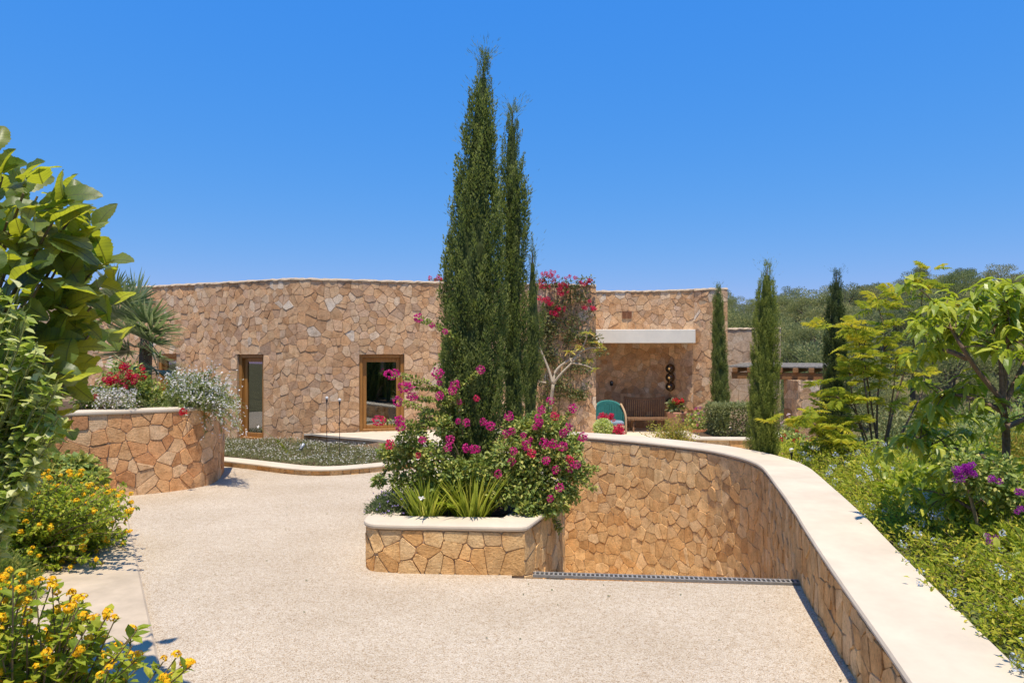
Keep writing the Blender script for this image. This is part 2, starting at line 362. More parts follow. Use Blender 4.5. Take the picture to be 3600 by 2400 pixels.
M['grey_leaf'] = leaf_mat('grey_leaf', [(0.09, 0.13, 0.06), (0.14, 0.19, 0.08), (0.21, 0.25, 0.12)], 0.3, (0.36, 0.42, 0.14))
M['daisy_leaf'] = leaf_mat('daisy_leaf', [(0.11, 0.13, 0.05), (0.17, 0.19, 0.07), (0.25, 0.25, 0.11), (0.33, 0.30, 0.17)], 0.3, (0.4, 0.42, 0.14))
M['gaura_leaf'] = leaf_mat('gaura_leaf', [(0.139, 0.202, 0.044), (0.240, 0.316, 0.077), (0.380, 0.430, 0.154), (0.481, 0.380, 0.220)], 0.35, (0.45, 0.5, 0.15))
M['palm'] = leaf_mat('palm', [(0.109, 0.180, 0.070), (0.187, 0.270, 0.109), (0.296, 0.375, 0.172), (0.530, 0.570, 0.343)], 0.25, (0.4, 0.46, 0.14), 0.4, 0.5)
M['silver_leaf'] = leaf_mat('silver_leaf', [(0.217, 0.332, 0.052), (0.375, 0.489, 0.086), (0.592, 0.645, 0.240), (0.800, 0.800, 0.481)], 0.54, (0.58, 0.64, 0.08))
M['plumbago'] = leaf_mat('plumbago', [(0.187, 0.261, 0.024), (0.337, 0.413, 0.042), (0.543, 0.550, 0.060), (0.787, 0.641, 0.085)], 0.54, (0.60, 0.66, 0.06))
M['jacaranda'] = leaf_mat('jacaranda', [(0.186, 0.264, 0.029), (0.340, 0.418, 0.040), (0.557, 0.557, 0.057), (0.800, 0.668, 0.069)], 0.46, (0.66, 0.68, 0.07))
M['droop'] = leaf_mat('droop', [(0.135, 0.216, 0.025), (0.236, 0.316, 0.037), (0.371, 0.446, 0.050), (0.574, 0.575, 0.075)], 0.46, (0.58, 0.66, 0.03), 0.38, 0.5)
M['hedge'] = leaf_mat('hedge', [(0.130, 0.150, 0.054), (0.208, 0.231, 0.084), (0.325, 0.325, 0.132)], 0.30, (0.42, 0.44, 0.12))
M['yellow_shrub'] = leaf_mat('yellow_shrub', [(0.230, 0.276, 0.040), (0.368, 0.391, 0.060), (0.506, 0.460, 0.090), (0.575, 0.322, 0.100)], 0.40, (0.7, 0.64, 0.1))
M['pine'] = leaf_mat('pine', [(0.157, 0.182, 0.080), (0.250, 0.278, 0.125), (0.365, 0.374, 0.183), (0.459, 0.412, 0.211)], 0.39, (0.30, 0.34, 0.12), 0.7, 0.15, vary=True)  # hillside haze is put into these lightened, greyish greens

def bigleaf_mat():
    m, nt, ns, ls = nodes('big_leaf')
    uv = ns.new('ShaderNodeUVMap'); uv.uv_map = 'leaf'
    sp = ns.new('ShaderNodeSeparateXYZ'); ls.new(uv.outputs[0], sp.inputs[0])
    def mth(op, a, b=None):
        n = ns.new('ShaderNodeMath'); n.operation = op
        for i, v in enumerate((a, b)):
            if v is None: continue
            if isinstance(v, (int, float)): n.inputs[i].default_value = v
            else: ls.new(v, n.inputs[i])
        return n.outputs[0]
    ax = mth('ABSOLUTE', mth('SUBTRACT', sp.outputs[0], 0.5))
    mid = mth('LESS_THAN', ax, 0.014)
    w = mth('FRACT', mth('MULTIPLY', mth('SUBTRACT', sp.outputs[1], mth('MULTIPLY', ax, 0.55)), 9.0))
    vein = mth('LESS_THAN', mth('ABSOLUTE', mth('SUBTRACT', w, 0.5)), 0.05)
    v = mth('MAXIMUM', mid, mth('MULTIPLY', vein, 0.7))
    info = ns.new('ShaderNodeObjectInfo')
    r = ramp(ns, even([(0.05, 0.10, 0.035), (0.08, 0.145, 0.04), (0.13, 0.20, 0.05), (0.08, 0.15, 0.035), (0.16, 0.21, 0.04), (0.28, 0.25, 0.05)])); ls.new(info.outputs['Random'], r.inputs[0])
    n = noise(ns, ls, posn(ns), 14, 4); r1 = ramp(ns, [(0.3, (0.75, 0.75, 0.7)), (0.7, (1.2, 1.2, 1.2))]); ls.new(n.outputs[0], r1.inputs[0])
    c = mixc(ns, ls, 0.8, r.outputs[0], r1.outputs[0], 'MULTIPLY')
    c = mixc(ns, ls, mth('MULTIPLY', v, 0.5), c, (0.16, 0.17, 0.06))
    p = ns.new('ShaderNodeBsdfPrincipled'); p.inputs['Roughness'].default_value = 0.42; p.inputs['Specular IOR Level'].default_value = 0.5
    ls.new(c, p.inputs['Base Color'])
    b = ns.new('ShaderNodeBump'); b.inputs['Strength'].default_value = 0.4; b.inputs['Distance'].default_value = 0.006; ls.new(v, b.inputs['Height']); ls.new(b.outputs[0], p.inputs['Normal'])
    t = ns.new('ShaderNodeBsdfTranslucent'); tc = mixc(ns, ls, mth('MULTIPLY', v, 0.75), (0.55, 0.58, 0.03), (0.10, 0.10, 0.01)); ls.new(tc, t.inputs[0])
    mx = ns.new('ShaderNodeMixShader'); mx.inputs[0].default_value = 0.5
    ls.new(p.outputs[0], mx.inputs[1]); ls.new(t.outputs[0], mx.inputs[2])
    o = ns.new('ShaderNodeOutputMaterial'); ls.new(mx.outputs[0], o.inputs[0]); return m
M['bigleaf'] = bigleaf_mat()
# ------------------------------------------------------------------ wall paths and stone facing
class Path:
    """plan curve; the facing side is to the right of travel"""
    def __init__(s, pts, smooth=3, step=0.08):
        P = np.array(pts, float)
        for _ in range(smooth):
            q = [P[0]]
            for a, b in zip(P[:-1], P[1:]): q += [a * 0.75 + b * 0.25, a * 0.25 + b * 0.75]
            q.append(P[-1]); P = np.array(q)
        L = np.concatenate([[0], np.cumsum(np.linalg.norm(np.diff(P, axis=0), axis=1))])
        n = max(2, int(L[-1] / step)); s.u = np.linspace(0, L[-1], n)
        s.p = np.stack([np.interp(s.u, L, P[:, 0]), np.interp(s.u, L, P[:, 1])], 1)
        t = nrm(np.gradient(s.p, axis=0)); s.nv = np.stack([t[:, 1], -t[:, 0]], 1); s.L = L[-1]
    def at(s, u, d=0.0):
        u = np.asarray(u, float); uc = np.clip(u, 0, s.L)
        x = np.interp(uc, s.u, s.p[:, 0]); y = np.interp(uc, s.u, s.p[:, 1])
        nx = np.interp(uc, s.u, s.nv[:, 0]); ny = np.interp(uc, s.u, s.nv[:, 1])
        return np.stack([x + nx * d, y + ny * d], -1)
    def nor(s, u):
        return nrm(np.array([np.interp(u, s.u, s.nv[:, 0]), np.interp(u, s.u, s.nv[:, 1])]))
    def u_px(s, px):                                  # where the photo column px meets the wall
        k = (px - CX) / FPX; f = s.p[:, 0] - k * s.p[:, 1]
        i = np.where(f[:-1] * f[1:] <= 0)[0][0]
        return s.u[i] + (s.u[i + 1] - s.u[i]) * f[i] / (f[i] - f[i + 1])

def wall_body(name, path, z0, z1, thick, mat, parent, u0=0.0, u1=None, holes=(), back=0.0):
    """plain wall core with openings; faced with stones in front of it. z0/z1 numbers or functions of u"""
    u1 = path.L if u1 is None else u1
    fz0 = z0 if callable(z0) else (lambda u: z0); fz1 = z1 if callable(z1) else (lambda u: z1)
    us = set(np.round(np.arange(u0, u1, 0.16), 4)) | {round(u1, 4)}
    for h in holes: us |= {round(h[0], 4), round(h[1], 4)}
    us = sorted(us); mb = MB()
    def q(a, b, c, d): mb.add([a, b, c, d], np.array([[0, 1, 2, 3]]))
    def pt(u, d, z): x, y = path.at(u, d); return (x, y, z)
    for a, b in zip(us[:-1], us[1:]):
        m = (a + b) / 2; segs = [(None, None)]
        hs = sorted([h for h in holes if h[0] - 1e-4 <= m <= h[1] + 1e-4], key=lambda h: h[2])
        lows = [None] + [h[3] for h in hs]; his = [h[2] for h in hs] + [None]
        for lo, hi in zip(lows, his):
            la, lb = (fz0(a), fz0(b)) if lo is None else (lo, lo)
            ha, hb = (fz1(a), fz1(b)) if hi is None else (hi, hi)
            if ha - la < 1e-3: continue
            q(pt(a, back, la), pt(b, back, lb), pt(b, back, hb), pt(a, back, ha))
            q(pt(b, -thick, lb), pt(a, -thick, la), pt(a, -thick, ha), pt(b, -thick, hb))
            q(pt(a, back, ha), pt(b, back, hb), pt(b, -thick, hb), pt(a, -thick, ha))
            q(pt(b, back, lb), pt(a, back, la), pt(a, -thick, la), pt(b, -thick, lb))
    for h in holes:
        for u, sgn in ((h[0], 1), (h[1], -1)):
            v = [pt(u, back, h[2]), pt(u, -thick, h[2]), pt(u, -thick, h[3]), pt(u, back, h[3])]
            q(*(v if sgn < 0 else v[::-1]))
    for u in (u0, u1):
        q(pt(u, back, fz0(u)), pt(u, -thick, fz0(u)), pt(u, -thick, fz1(u)), pt(u, back, fz1(u)))
    return mb.build(name, mat, parent)

def clip(poly, n, c):                                  # keep n.x <= c
    out = []; m = len(poly)
    for i in range(m):
        a, b = poly[i], poly[(i + 1) % m]
        da = n[0] * a[0] + n[1] * a[1] - c; db = n[0] * b[0] + n[1] * b[1] - c
        if da <= 0: out.append(a)
        if (da < 0 < db) or (db < 0 < da):
            t = da / (da - db); out.append((a[0] + (b[0] - a[0]) * t, a[1] + (b[1] - a[1]) * t))
    return out

def stone_cells(u0, u1, z0, z1, size, holes=(), gap=0.007, aspect=1.15, jit=0.42, rnd=None, drop=0.14, edge_rows=True):
    rnd = rnd or random.Random(5)
    du, dz = size * aspect, size / aspect ** 0.5
    nz = max(1, round((z1 - z0) / dz)); dz = (z1 - z0) / nz; nu = max(1, round((u1 - u0) / du)); du = (u1 - u0) / nu
    S = []
    for j in range(nz):
        sh = rnd.uniform(-0.5, 0.5)
        for i in range(nu + 1):
            if rnd.random() < drop: continue
            u = u0 + (i + 0.5 + sh * 0.9 + rnd.uniform(-jit, jit)) * du; z = z0 + (j + 0.5 + rnd.uniform(-jit, jit) * rnd.choice((0.15, 0.35, 1.0))) * dz
            if not (u0 + 0.04 < u < u1 - 0.04 and z0 + 0.03 < z < z1 - 0.03): continue
            if any(h[0] - 0.05 < u < h[1] + 0.05 and h[2] - 0.05 < z < h[3] + 0.05 for h in holes): continue
            S.append((u, z))
            if rnd.random() < 0.22: S.append((u + rnd.uniform(0.32, 0.5) * du, z + rnd.uniform(-0.5, 0.5) * dz))
    S = [p for p in S if not any(h[0] - 0.05 < p[0] < h[1] + 0.05 and h[2] - 0.05 < p[1] < h[3] + 0.05 for h in holes)]
    real = len(S); G = list(S); rr = size * 1.1
    for (u, z) in S:
        for h in holes:
            if h[2] - 0.02 < z < h[3] + 0.02:
                if 0 < h[0] - u < rr: G.append((2 * h[0] - u, z))
                if 0 < u - h[1] < rr: G.append((2 * h[1] - u, z))
            if h[0] - 0.02 < u < h[1] + 0.02:
                if 0 < z - h[3] < rr: G.append((u, 2 * h[3] - z))
                if 0 < h[2] - z < rr: G.append((u, 2 * h[2] - z))
    A = np.array(G); cells = []
    for k in range(real):
        d = np.hypot(A[:, 0] - A[k, 0], A[:, 1] - A[k, 1]); idx = np.argsort(d)[1:26]
        poly = [(u0, z0), (u1, z0), (u1, z1), (u0, z1)]
        x, y = A[k]
        for j in idx:
            if d[j] > size * 4 or d[j] < 1e-6: continue
            n = ((A[j, 0] - x) / d[j], (A[j, 1] - y) / d[j])
            poly = clip(poly, n, n[0] * x + n[1] * y + d[j] / 2 - gap / 2)
            if len(poly) < 3: break
        if len(poly) < 3: continue
        for h in holes:                                  # trim anything still crossing an opening
            if all(h[0] < p[0] < h[1] for p in [(x, y)]) and max(p[1] for p in poly) > h[3] > min(p[1] for p in poly) and y > h[3]: poly = clip(poly, (0, -1), -h[3])
            elif max(p[0] for p in poly) > h[0] + 1e-4 and x < h[0] and h[2] < y < h[3]: poly = clip(poly, (1, 0), h[0])
            elif min(p[0] for p in poly) < h[1] - 1e-4 and x > h[1] and h[2] < y < h[3]: poly = clip(poly, (-1, 0), -h[1])
            elif min(p[1] for p in poly) < h[3] and y >= h[3] and max(p[0] for p in poly) > h[0] and min(p[0] for p in poly) < h[1]: poly = clip(poly, (0, -1), -h[3])
            elif max(p[1] for p in poly) > h[2] and y <= h[2] and max(p[0] for p in poly) > h[0] and min(p[0] for p in poly) < h[1]: poly = clip(poly, (0, 1), h[2])
            if len(poly) < 3: break
        if len(poly) < 3: continue
        # drop near-duplicate corners, weigh the area
        q = [poly[0]]
        for p in poly[1:]:
            if math.hypot(p[0] - q[-1][0], p[1] - q[-1][1]) > 0.015: q.append(p)
        if len(q) > 2 and math.hypot(q[0][0] - q[-1][0], q[0][1] - q[-1][1]) < 0.015: q.pop()
        if len(q) < 3: continue
        ar = 0.5 * abs(sum(a[0] * b[1] - a[1] * b[0] for a, b in zip(q, q[1:] + q[:1])))
        if ar < 0.003: continue
        cells.append((ar, q))
    return cells

def stone_verts(poly, rnd, h=0.03, rough=0.005, bev=0.005):
    """outline on the core, bevelled front ring, domed centre: (u, z, depth) triples"""
    pts = []
    m = len(poly)
    for i in range(m):                                   # knock the corners off, roughen the edges
        a, b, c = np.array(poly[i - 1]), np.array(poly[i]), np.array(poly[(i + 1) % m])
        la, lc = np.linalg.norm(a - b), np.linalg.norm(c - b)
        k = min(0.018, la * 0.25, lc * 0.25) * rnd.uniform(0.5, 1.3)
        pts.append(b + (a - b) / max(la, 1e-6) * k); pts.append(b + (c - b) / max(lc, 1e-6) * k)
    P = np.array(pts); c = P.mean(0); n = len(P)
    P = P + np.array([[rnd.uniform(-rough, rough), rnd.uniform(-rough, rough)] for _ in range(n)])
    r = np.linalg.norm(P - c, axis=1, keepdims=True); I = c + (P - c) * np.maximum(0.3, (r - bev) / r)
    hh = h * rnd.choice((0.6, 0.8, 1.0, 1.2, 1.7)) * rnd.uniform(0.9, 1.1); tu, tz = rnd.uniform(-0.012, 0.012), rnd.uniform(-0.014, 0.014)
    d1 = hh + (I - c) @ np.array([tu, tz]) + np.array([rnd.uniform(-0.0012, 0.0012) for _ in range(n)])
    V = [(p[0], p[1], -0.003) for p in P] + [(p[0], p[1], max(0.003, d)) for p, d in zip(I, d1)] + [(c[0] + rnd.uniform(-0.02, 0.02), c[1] + rnd.uniform(-0.02, 0.02), hh + rnd.uniform(-0.001, 0.0025))]
    i = np.arange(n); j = (i + 1) % n
    # outline may run either way: order so that faces look outward
    ar = sum(P[k][0] * P[(k + 1) % n][1] - P[k][1] * P[(k + 1) % n][0] for k in range(n))
    if ar < 0: i, j = j, i
    Q = np.stack([i, j, n + j, n + i], 1); T = np.stack([n + i, n + j, np.full(n, 2 * n)], 1)
    return np.array(V), [Q, T]

class Facing:
    """gathers the stones of one thing, then makes the largest ones objects and the rest one part"""
    def __init__(s): s.items = []
    def add(s, path, cells, mat, parent, rnd, h=0.03, tone=None, off=0.0):
        for ar, poly in cells:
            V, F = stone_verts(poly, rnd, h)
            xy = path.at(V[:, 0], 0.0)
            n = np.stack([np.interp(np.clip(V[:, 0], 0, path.L), path.u, path.nv[:, 0]), np.interp(np.clip(V[:, 0], 0, path.L), path.u, path.nv[:, 1])], 1)
            xy = xy + n * (V[:, 2:3] + off)
            W = np.column_stack([xy, V[:, 1]])
            c = W.mean(0); app = ar / max(c[1], 2.0) ** 2
            s.items.append((app, W, F, mat, parent, rnd.random() if tone is None else tone(rnd)))
    def build(s, limit=300, rest_parent=None):
        s.items.sort(key=lambda t: -t[0]); rest = {}
        for k, (app, W, F, mat, parent, tone) in enumerate(s.items):
            if k < limit:
                c = W.mean(0); me = raw_mesh('stone', W - c, F, mat, tone); link('stone', me, parent, c)
            else:
                mb = rest.setdefault(mat.name, (MB(), mat))[0]; mb.add(W, F, tone)
        for mb, mat in rest.values():
            o = mb.build('small_stones', mat, rest_parent); o['kind'] = 'stuff'

def strip(path, u0, u1, prof, step=0.12, closed=True, zf=None):
    """sweep a (depth, z) outline along a path"""
    us = np.linspace(u0, u1, max(2, int((u1 - u0) / step) + 1)); n = len(prof); V = []
    for u in us:
        dz = zf(u) if zf else 0.0
        for d, z in prof:
            x, y = path.at(u, d); V.append((x, y, z + dz))
    m = len(us); i = np.arange(m - 1)[:, None] * n; j = np.arange(n if closed else n - 1)[None]
    F = np.stack([i + j, i + n + j, i + n + (j + 1) % n, i + (j + 1) % n], -1).reshape(-1, 4)
    return V, [F, np.arange(n)[None], (np.arange(n)[::-1] + (m - 1) * n)[None]]

def ngon_sheet(name, pts, z, mat, kind='structure'):
    V = [(p[0], p[1], p[2] if len(p) > 2 else z) for p in pts]
    o = put(name, V, [list(range(len(V)))], mat, 0.5); o['kind'] = kind; return o
# ------------------------------------------------------------------ plan of the place
RW = Path([(-0.8, 14.35), (0.2, 14.05), (1.14, 13.64), (1.85, 13.2), (2.47, 12.66), (3.0, 12.1), (3.38, 11.6), (3.60, 10.9), (3.66, 10.4), (3.64, 9.94),
           (3.53, 9.44), (3.26, 8.36), (3.16, 7.93), (2.85, 6.75), (2.70, 6.1), (2.61, 5.7), (2.45, 4.96), (2.2, 3.74), (1.6, 1.2), (1.0, -1.5), (0.5, -4)], 2)
def rw_top(u):
    y = float(RW.at(u)[1]); return 0.68 - 0.18 * min(1.0, max(0.0, (6.9 - y) / 3.2))
ISL = Path([(-0.85, 14.2), (-1.15, 12), (-1.42, 9.5), (-1.56, 8.2), (-1.58, 7.6), (-1.58, 7.38), (-1.50, 7.25), (-1.35, 7.21), (-0.6, 7.16), (0.04, 7.115), (0.11, 7.11),
            (0.14, 7.14), (0.17, 7.22), (0.45, 8.0), (0.72, 9.0), (0.70, 10.0), (0.45, 11.2), (0.0, 12.3), (-0.45, 13.3), (-0.78, 14.2)], 2, 0.05)
LP = Path([(-9.8, 9.5), (-7.6, 10.4), (-6.5, 10.95), (-5.75, 11.4), (-5.36, 11.85), (-5.33, 12.4), (-5.7, 13.5)], 3)
FAC = Path([(-14.5, 20.8), (-10.2, 19.05), (-6.2, 17.38), (-5.62, 17.13), (-5.4, 17.06), (-5.15, 17.1), (-4.4, 17.28), (-1.8, 18.0), (0.3, 18.5), (2.3, 18.7)], 2)
PB = Path([(2.3, 21.15), (3.3, 21.4), (4.3, 21.2), (4.9, 20.75), (5.25, 20.08), (5.6, 19.65), (6.22, 19.7)], 3)
UP = Path([(2.2, 20.3), (3.3, 20.55), (4.4, 20.35), (5.32, 19.98)], 3)
BED = Path([(-7.6, 14.5), (-6.27, 14.26), (-5.0, 13.55), (-4.2, 13.07), (-3.7, 12.92), (-3.2, 13.02), (-2.48, 13.46), (-1.8, 13.95), (-1.25, 14.35)], 3)
LED = Path([(-5.3, 17.3), (-4.5, 16.7), (-3.63, 16.2), (-2.7, 15.6), (-2.2, 15.2), (-1.5, 14.75), (-0.9, 14.45)], 3)
LW = Path([(3.9, 16.4), (3.91, 15.1), (4.05, 14.92), (5.2, 14.85), (5.9, 14.9), (6.25, 15.2), (6.35, 16), (6.3, 17.5)], 2)
T_HOUSE = 4.15

# ------------------------------------------------------------------ ground, hill, driveway, ramp, terrace
def ridge_py(px):
    return np.interp(px, [1500, 2300, 2560, 2663, 2740, 2815, 2910, 2987, 3063, 3178, 3236, 3293, 3350, 3465, 3600, 4200, 5200],
                     [1110, 1085, 1062, 1058, 1040, 1018, 998, 1008, 1012, 993, 976, 968, 974, 974, 970, 985, 1050])
HILL_Y = 140.0
def hill_z(x, y):
    x = np.asarray(x, float); y = np.asarray(y, float)
    yy = np.maximum(y, 30); px = CX + FPX * x / yy
    top = CAM_Z + HILL_Y * (HY - ridge_py(px)) / FPX - 7.0
    t = np.clip((y - 34) / (HILL_Y - 34), 0, 1); f = t ** 0.85
    z = -7.5 + (top + 7.5) * f
    z = np.where(y > HILL_Y, top - (y - HILL_Y) * 0.12, z)
    z = z + 0.9 * np.sin(x * 0.11 + 1.3) * np.sin(y * 0.09) * np.clip((y - 30) / 30, 0, 1)
    near = np.clip((y - 24) / 12, 0, 1)
    return -3.2 * (1 - near) + z * near
gx = np.concatenate([np.linspace(-400, -40, 19)[:-1], np.linspace(-40, 160, 81), np.linspace(160, 500, 18)[1:]])
gy = np.concatenate([np.linspace(-150, 20, 12)[:-1], np.linspace(20, 180, 55), np.linspace(180, 700, 14)[1:]])
GX, GY = np.meshgrid(gx, gy); GZ = hill_z(GX, GY)
nx, ny = len(gx), len(gy); i = np.arange(ny - 1)[:, None] * nx; j = np.arange(nx - 1)[None]
o = put('ground', np.stack([GX, GY, GZ], -1).reshape(-1, 3), np.stack([i + j, i + j + 1, i + nx + j + 1, i + nx + j], -1).reshape(-1, 4), M['ground'], 0.5, smooth=True)
o['kind'] = 'structure'

un = [u for u in np.linspace(0, RW.L, 140) if RW.at(u)[1] < 6.95]
near = [tuple(RW.at(u, -0.2)) for u in un]
isl_u = [u for u in np.linspace(0, ISL.L, 160) if not (ISL.at(u)[0] > 0.05 or (ISL.at(u)[1] > 7.4 and u > ISL.L * 0.5))]
ngon_sheet('driveway', near[::-1] + [(0.0, 7.02)] + [tuple(ISL.at(u, -0.15)) for u in isl_u[::-1]] + [(-0.8, 16), (-1.8, 18.2), (-5.3, 17.4), (-10, 19.3), (-16, 21.5), (-16, -5)], 0.0, M['gravel'])
rv = [(-1.2, 7.0, -0.02), (4.4, 6.75, -0.02), (4.4, 14.6, -2.75), (-1.2, 14.6, -2.75)]
ngon_sheet('ramp', rv, 0, M['gravel'])
far = [tuple(RW.at(u, -0.3)) for u in np.linspace(0, RW.L, 160) if RW.at(u)[1] > 10.6]
ngon_sheet('terrace', [(-0.9, 16.2)] + far + [(4.3, 11.0), (6.9, 15.0), (6.9, 23), (-1.5, 23), (-1.5, 18)], 0.012, M['terrace'])
rgt = [tuple(RW.at(u, -0.5)) for u in np.linspace(0, RW.L, 160) if RW.at(u)[1] < 10.4]
ngon_sheet('garden', rgt[::-1] + [(4.6, 11.2), (7.0, 14.6), (8.6, 16.2), (14, 21), (34, 26), (34, -5)], 0.43, M['garden'])
ngon_sheet('garden_left', [(-2.3, -5), (-1.4, 2.0), (-2.4, 3.5), (-5.4, 8.4), (-7.3, 10.7), (-14, 9), (-22, 6), (-22, -5)], 0.035, M['soil'])

# limestone border along the left of the drive
e0, e1 = gp(470, 1910, 0.05), gp(555, 2300, 0.05)
dv = (e0 - e1).normalized(); kb = Path([tuple((e1 - dv * 4.2).xy), tuple(e1.xy), tuple(e0.xy), tuple((e0 + dv * 3.0).xy)], 0)
V, F = strip(kb, 0, kb.L, [(0.0, -0.03), (0.0, 0.045), (-0.02, 0.062), (-1.25, 0.066), (-1.25, -0.03)])
o = MB().add(V, F).build('kerb', M['kerb_stone']); o['kind'] = 'structure'

# ------------------------------------------------------------------ the curved retaining wall of the ramp
rnd = random.Random(3)
t = thing('retaining_wall', 'curved tan stone retaining wall of the sunken ramp with wide limestone cap', 'wall', (3.3, 8.5, 0))
core = wall_body('wall_core', RW, -2.8, lambda u: rw_top(u) - 0.065, 0.58, M['mortar'], t, back=-0.015)
fc = Facing()
cells = stone_cells(0.0, RW.L - 6.2, -2.35, 0.60, 0.185, aspect=0.92, rnd=rnd, gap=0.0038)
def lowcut(cs, f):
    out = []
    for ar, q in cs:
        um = sum(p[0] for p in q) / len(q); q2 = clip(q, (0, 1), f(um))
        if len(q2) > 2: out.append((ar, q2))
    return out
cells = lowcut(cells, lambda u: rw_top(u) - 0.07)
fc.add(RW, cells, M['retain_stone'], core, rnd, 0.0108, off=-0.015)
fc.build(300, core)
capp = [(0.0, -0.052), (0.012, -0.035), (0.012, -0.018), (0.0, 0.0), (-0.63, 0.004), (-0.645, -0.01), (-0.645, -0.06)]
V, F = strip(RW, 0, RW.L, capp, 0.1, zf=rw_top)
MB().add(V, F).build('cap', M['limestone'], t)

# slotted drain across the top of the ramp
d0, d1 = Vector((0.22, 7.125, 0)), Vector((2.97, 6.86, 0)); dd = (d1 - d0); dl = dd.length; ang = math.atan2(dd.y, dd.x); md = (d0 + d1) / 2
t = thing('drain_grate', 'long galvanised slotted drain grate across the top of the ramp', 'drain', md)
MB().box((md.x, md.y, 0.0), (dl, 0.09, 0.012), ang, bev=0).build('channel', M['dark'], t)
nn = Vector((-math.sin(ang), math.cos(ang), 0))
for s in (-1, 1):
    c = md + nn * 0.045 * s; MB().box((c.x, c.y, 0.006), (dl, 0.016, 0.03), ang).build('rail', M['galv'], t)
bm = raw_mesh('bar', *[x for x in (lambda b: (np.concatenate(b.V), np.concatenate(b.F)))(MB().box((0, 0, 0), (0.017, 0.08, 0.014), ang))], M['galv'], 0.5)
for k in range(58):
    p = d0 + dd * ((k + 0.5) / 58); link('bar', bm, t, (p.x, p.y, 0.012))

# ------------------------------------------------------------------ planter island between drive and ramp
t = thing('stone_planter', 'low ochre stone planter with pale rounded cap at the head of the ramp', 'planter', (-0.7, 7.6, 0))
uf = [u for u in ISL.u if ISL.at(u)[0] < 0.1]; u_corner = [u for u in ISL.u if ISL.at(u)[1] < 7.15 and ISL.at(u)[0] > 0.1][0]
core = wall_body('wall_core', ISL, lambda u: -0.05 if u < u_corner else -2.8, 0.456, 0.3, M['mortar'], t)
fc = Facing(); rnd = random.Random(21)
u_l = ISL.L * 0.0
cells = stone_cells(max(0, u_corner - 6.6), u_corner + 0.005, -0.01, 0.445, 0.165, aspect=1.3, rnd=rnd, gap=0.0048, drop=0.08)
fc.add(ISL, cells, M['planter_stone'], core, rnd, 0.0132)
cells = stone_cells(u_corner + 0.01, ISL.L - 0.3, -2.5, 0.445, 0.23, aspect=0.95, rnd=rnd, gap=0.0038)
fc.add(ISL, cells, M['retain_stone'], core, rnd, 0.0108)
fc.build(300, core)
V, F = strip(ISL, 0, ISL.L, [(0.018, 0.458), (0.03, 0.468), (0.034, 0.486), (0.03, 0.504), (0.016, 0.514), (-0.33, 0.518), (-0.33, 0.44)], 0.05)
MB().add(V, F).build('cap', M['limestone'], t)
us = np.linspace(0, ISL.L, 90)
ring = [(-1.45, 7.34), (0.03, 7.22), (0.33, 8.05), (0.60, 9.0), (0.58, 10.0), (0.33, 11.1), (-0.12, 12.2), (-0.6, 13.2), (-0.85, 13.2), (-1.05, 12), (-1.32, 9.5), (-1.46, 8.2)]
put('soil', [(x, y, 0.46) for x, y in ring], [list(range(len(ring)))], M['soil'], 0.5, t)

# tall planter on the left
t = thing('curved_planter', 'tall curved reddish stone planter filled with white flowering gaura', 'planter', (-6.2, 11.2, 0))
core = wall_body('wall_core', LP, -0.1, 1.33, 0.4, M['mortar'], t)
fc = Facing(); rnd = random.Random(8)
cells = stone_cells(0.6, LP.L, -0.02, 1.33, 0.25, aspect=1.05, rnd=rnd, gap=0.0058, drop=0.12)
fc.add(LP, cells, M['red_stone'], core, rnd, 0.0150)
fc.build(300, core)
V, F = strip(LP, 0, LP.L, [(0.02, 1.33), (0.034, 1.345), (0.036, 1.365), (0.03, 1.388), (0.015, 1.395), (-0.36, 1.397), (-0.36, 1.33)])
MB().add(V, F).build('cap', M['limestone'], t)
SV = [(*LP.at(u, -0.3), 1.34) for u in np.linspace(0, LP.L, 40)] + [(-7.5, 14.6, 1.34), (-10.5, 13.5, 1.34)]
put('soil', SV, [list(range(len(SV)))], M['soil'], 0.5, t)

# kerb of the daisy bed
t = thing('bed_kerb', 'low bent limestone kerb edging the daisy bed by the house', 'kerb', (-4, 13.1, 0))
core = wall_body('wall_core', BED, -0.05, 0.085, 0.28, M['mortar'], t)
fc = Facing(); rnd = random.Random(14)
fc.add(BED, stone_cells(0, BED.L, -0.01, 0.088, 0.16, aspect=2.2, rnd=rnd, gap=0.0048, drop=0.0, jit=0.2), M['planter_stone'], core, rnd, 0.0120)
fc.build(300, core)
V, F = strip(BED, 0, BED.L, [(0.03, 0.088), (0.045, 0.10), (0.045, 0.118), (0.03, 0.128), (-0.30, 0.13), (-0.30, 0.088)])
MB().add(V, F).build('cap', M['limestone'], t)
SV = [(*BED.at(u, -0.25), 0.09) for u in np.linspace(0, BED.L, 50)] + [(-0.8, 15.5, 0.09), (-2.0, 17.8, 0.09), (-5.2, 17.2, 0.09), (-8, 18.3, 0.09)]
o = put('flower_bed', SV, [list(range(len(SV)))], M['soil'], 0.5); o['kind'] = 'structure'

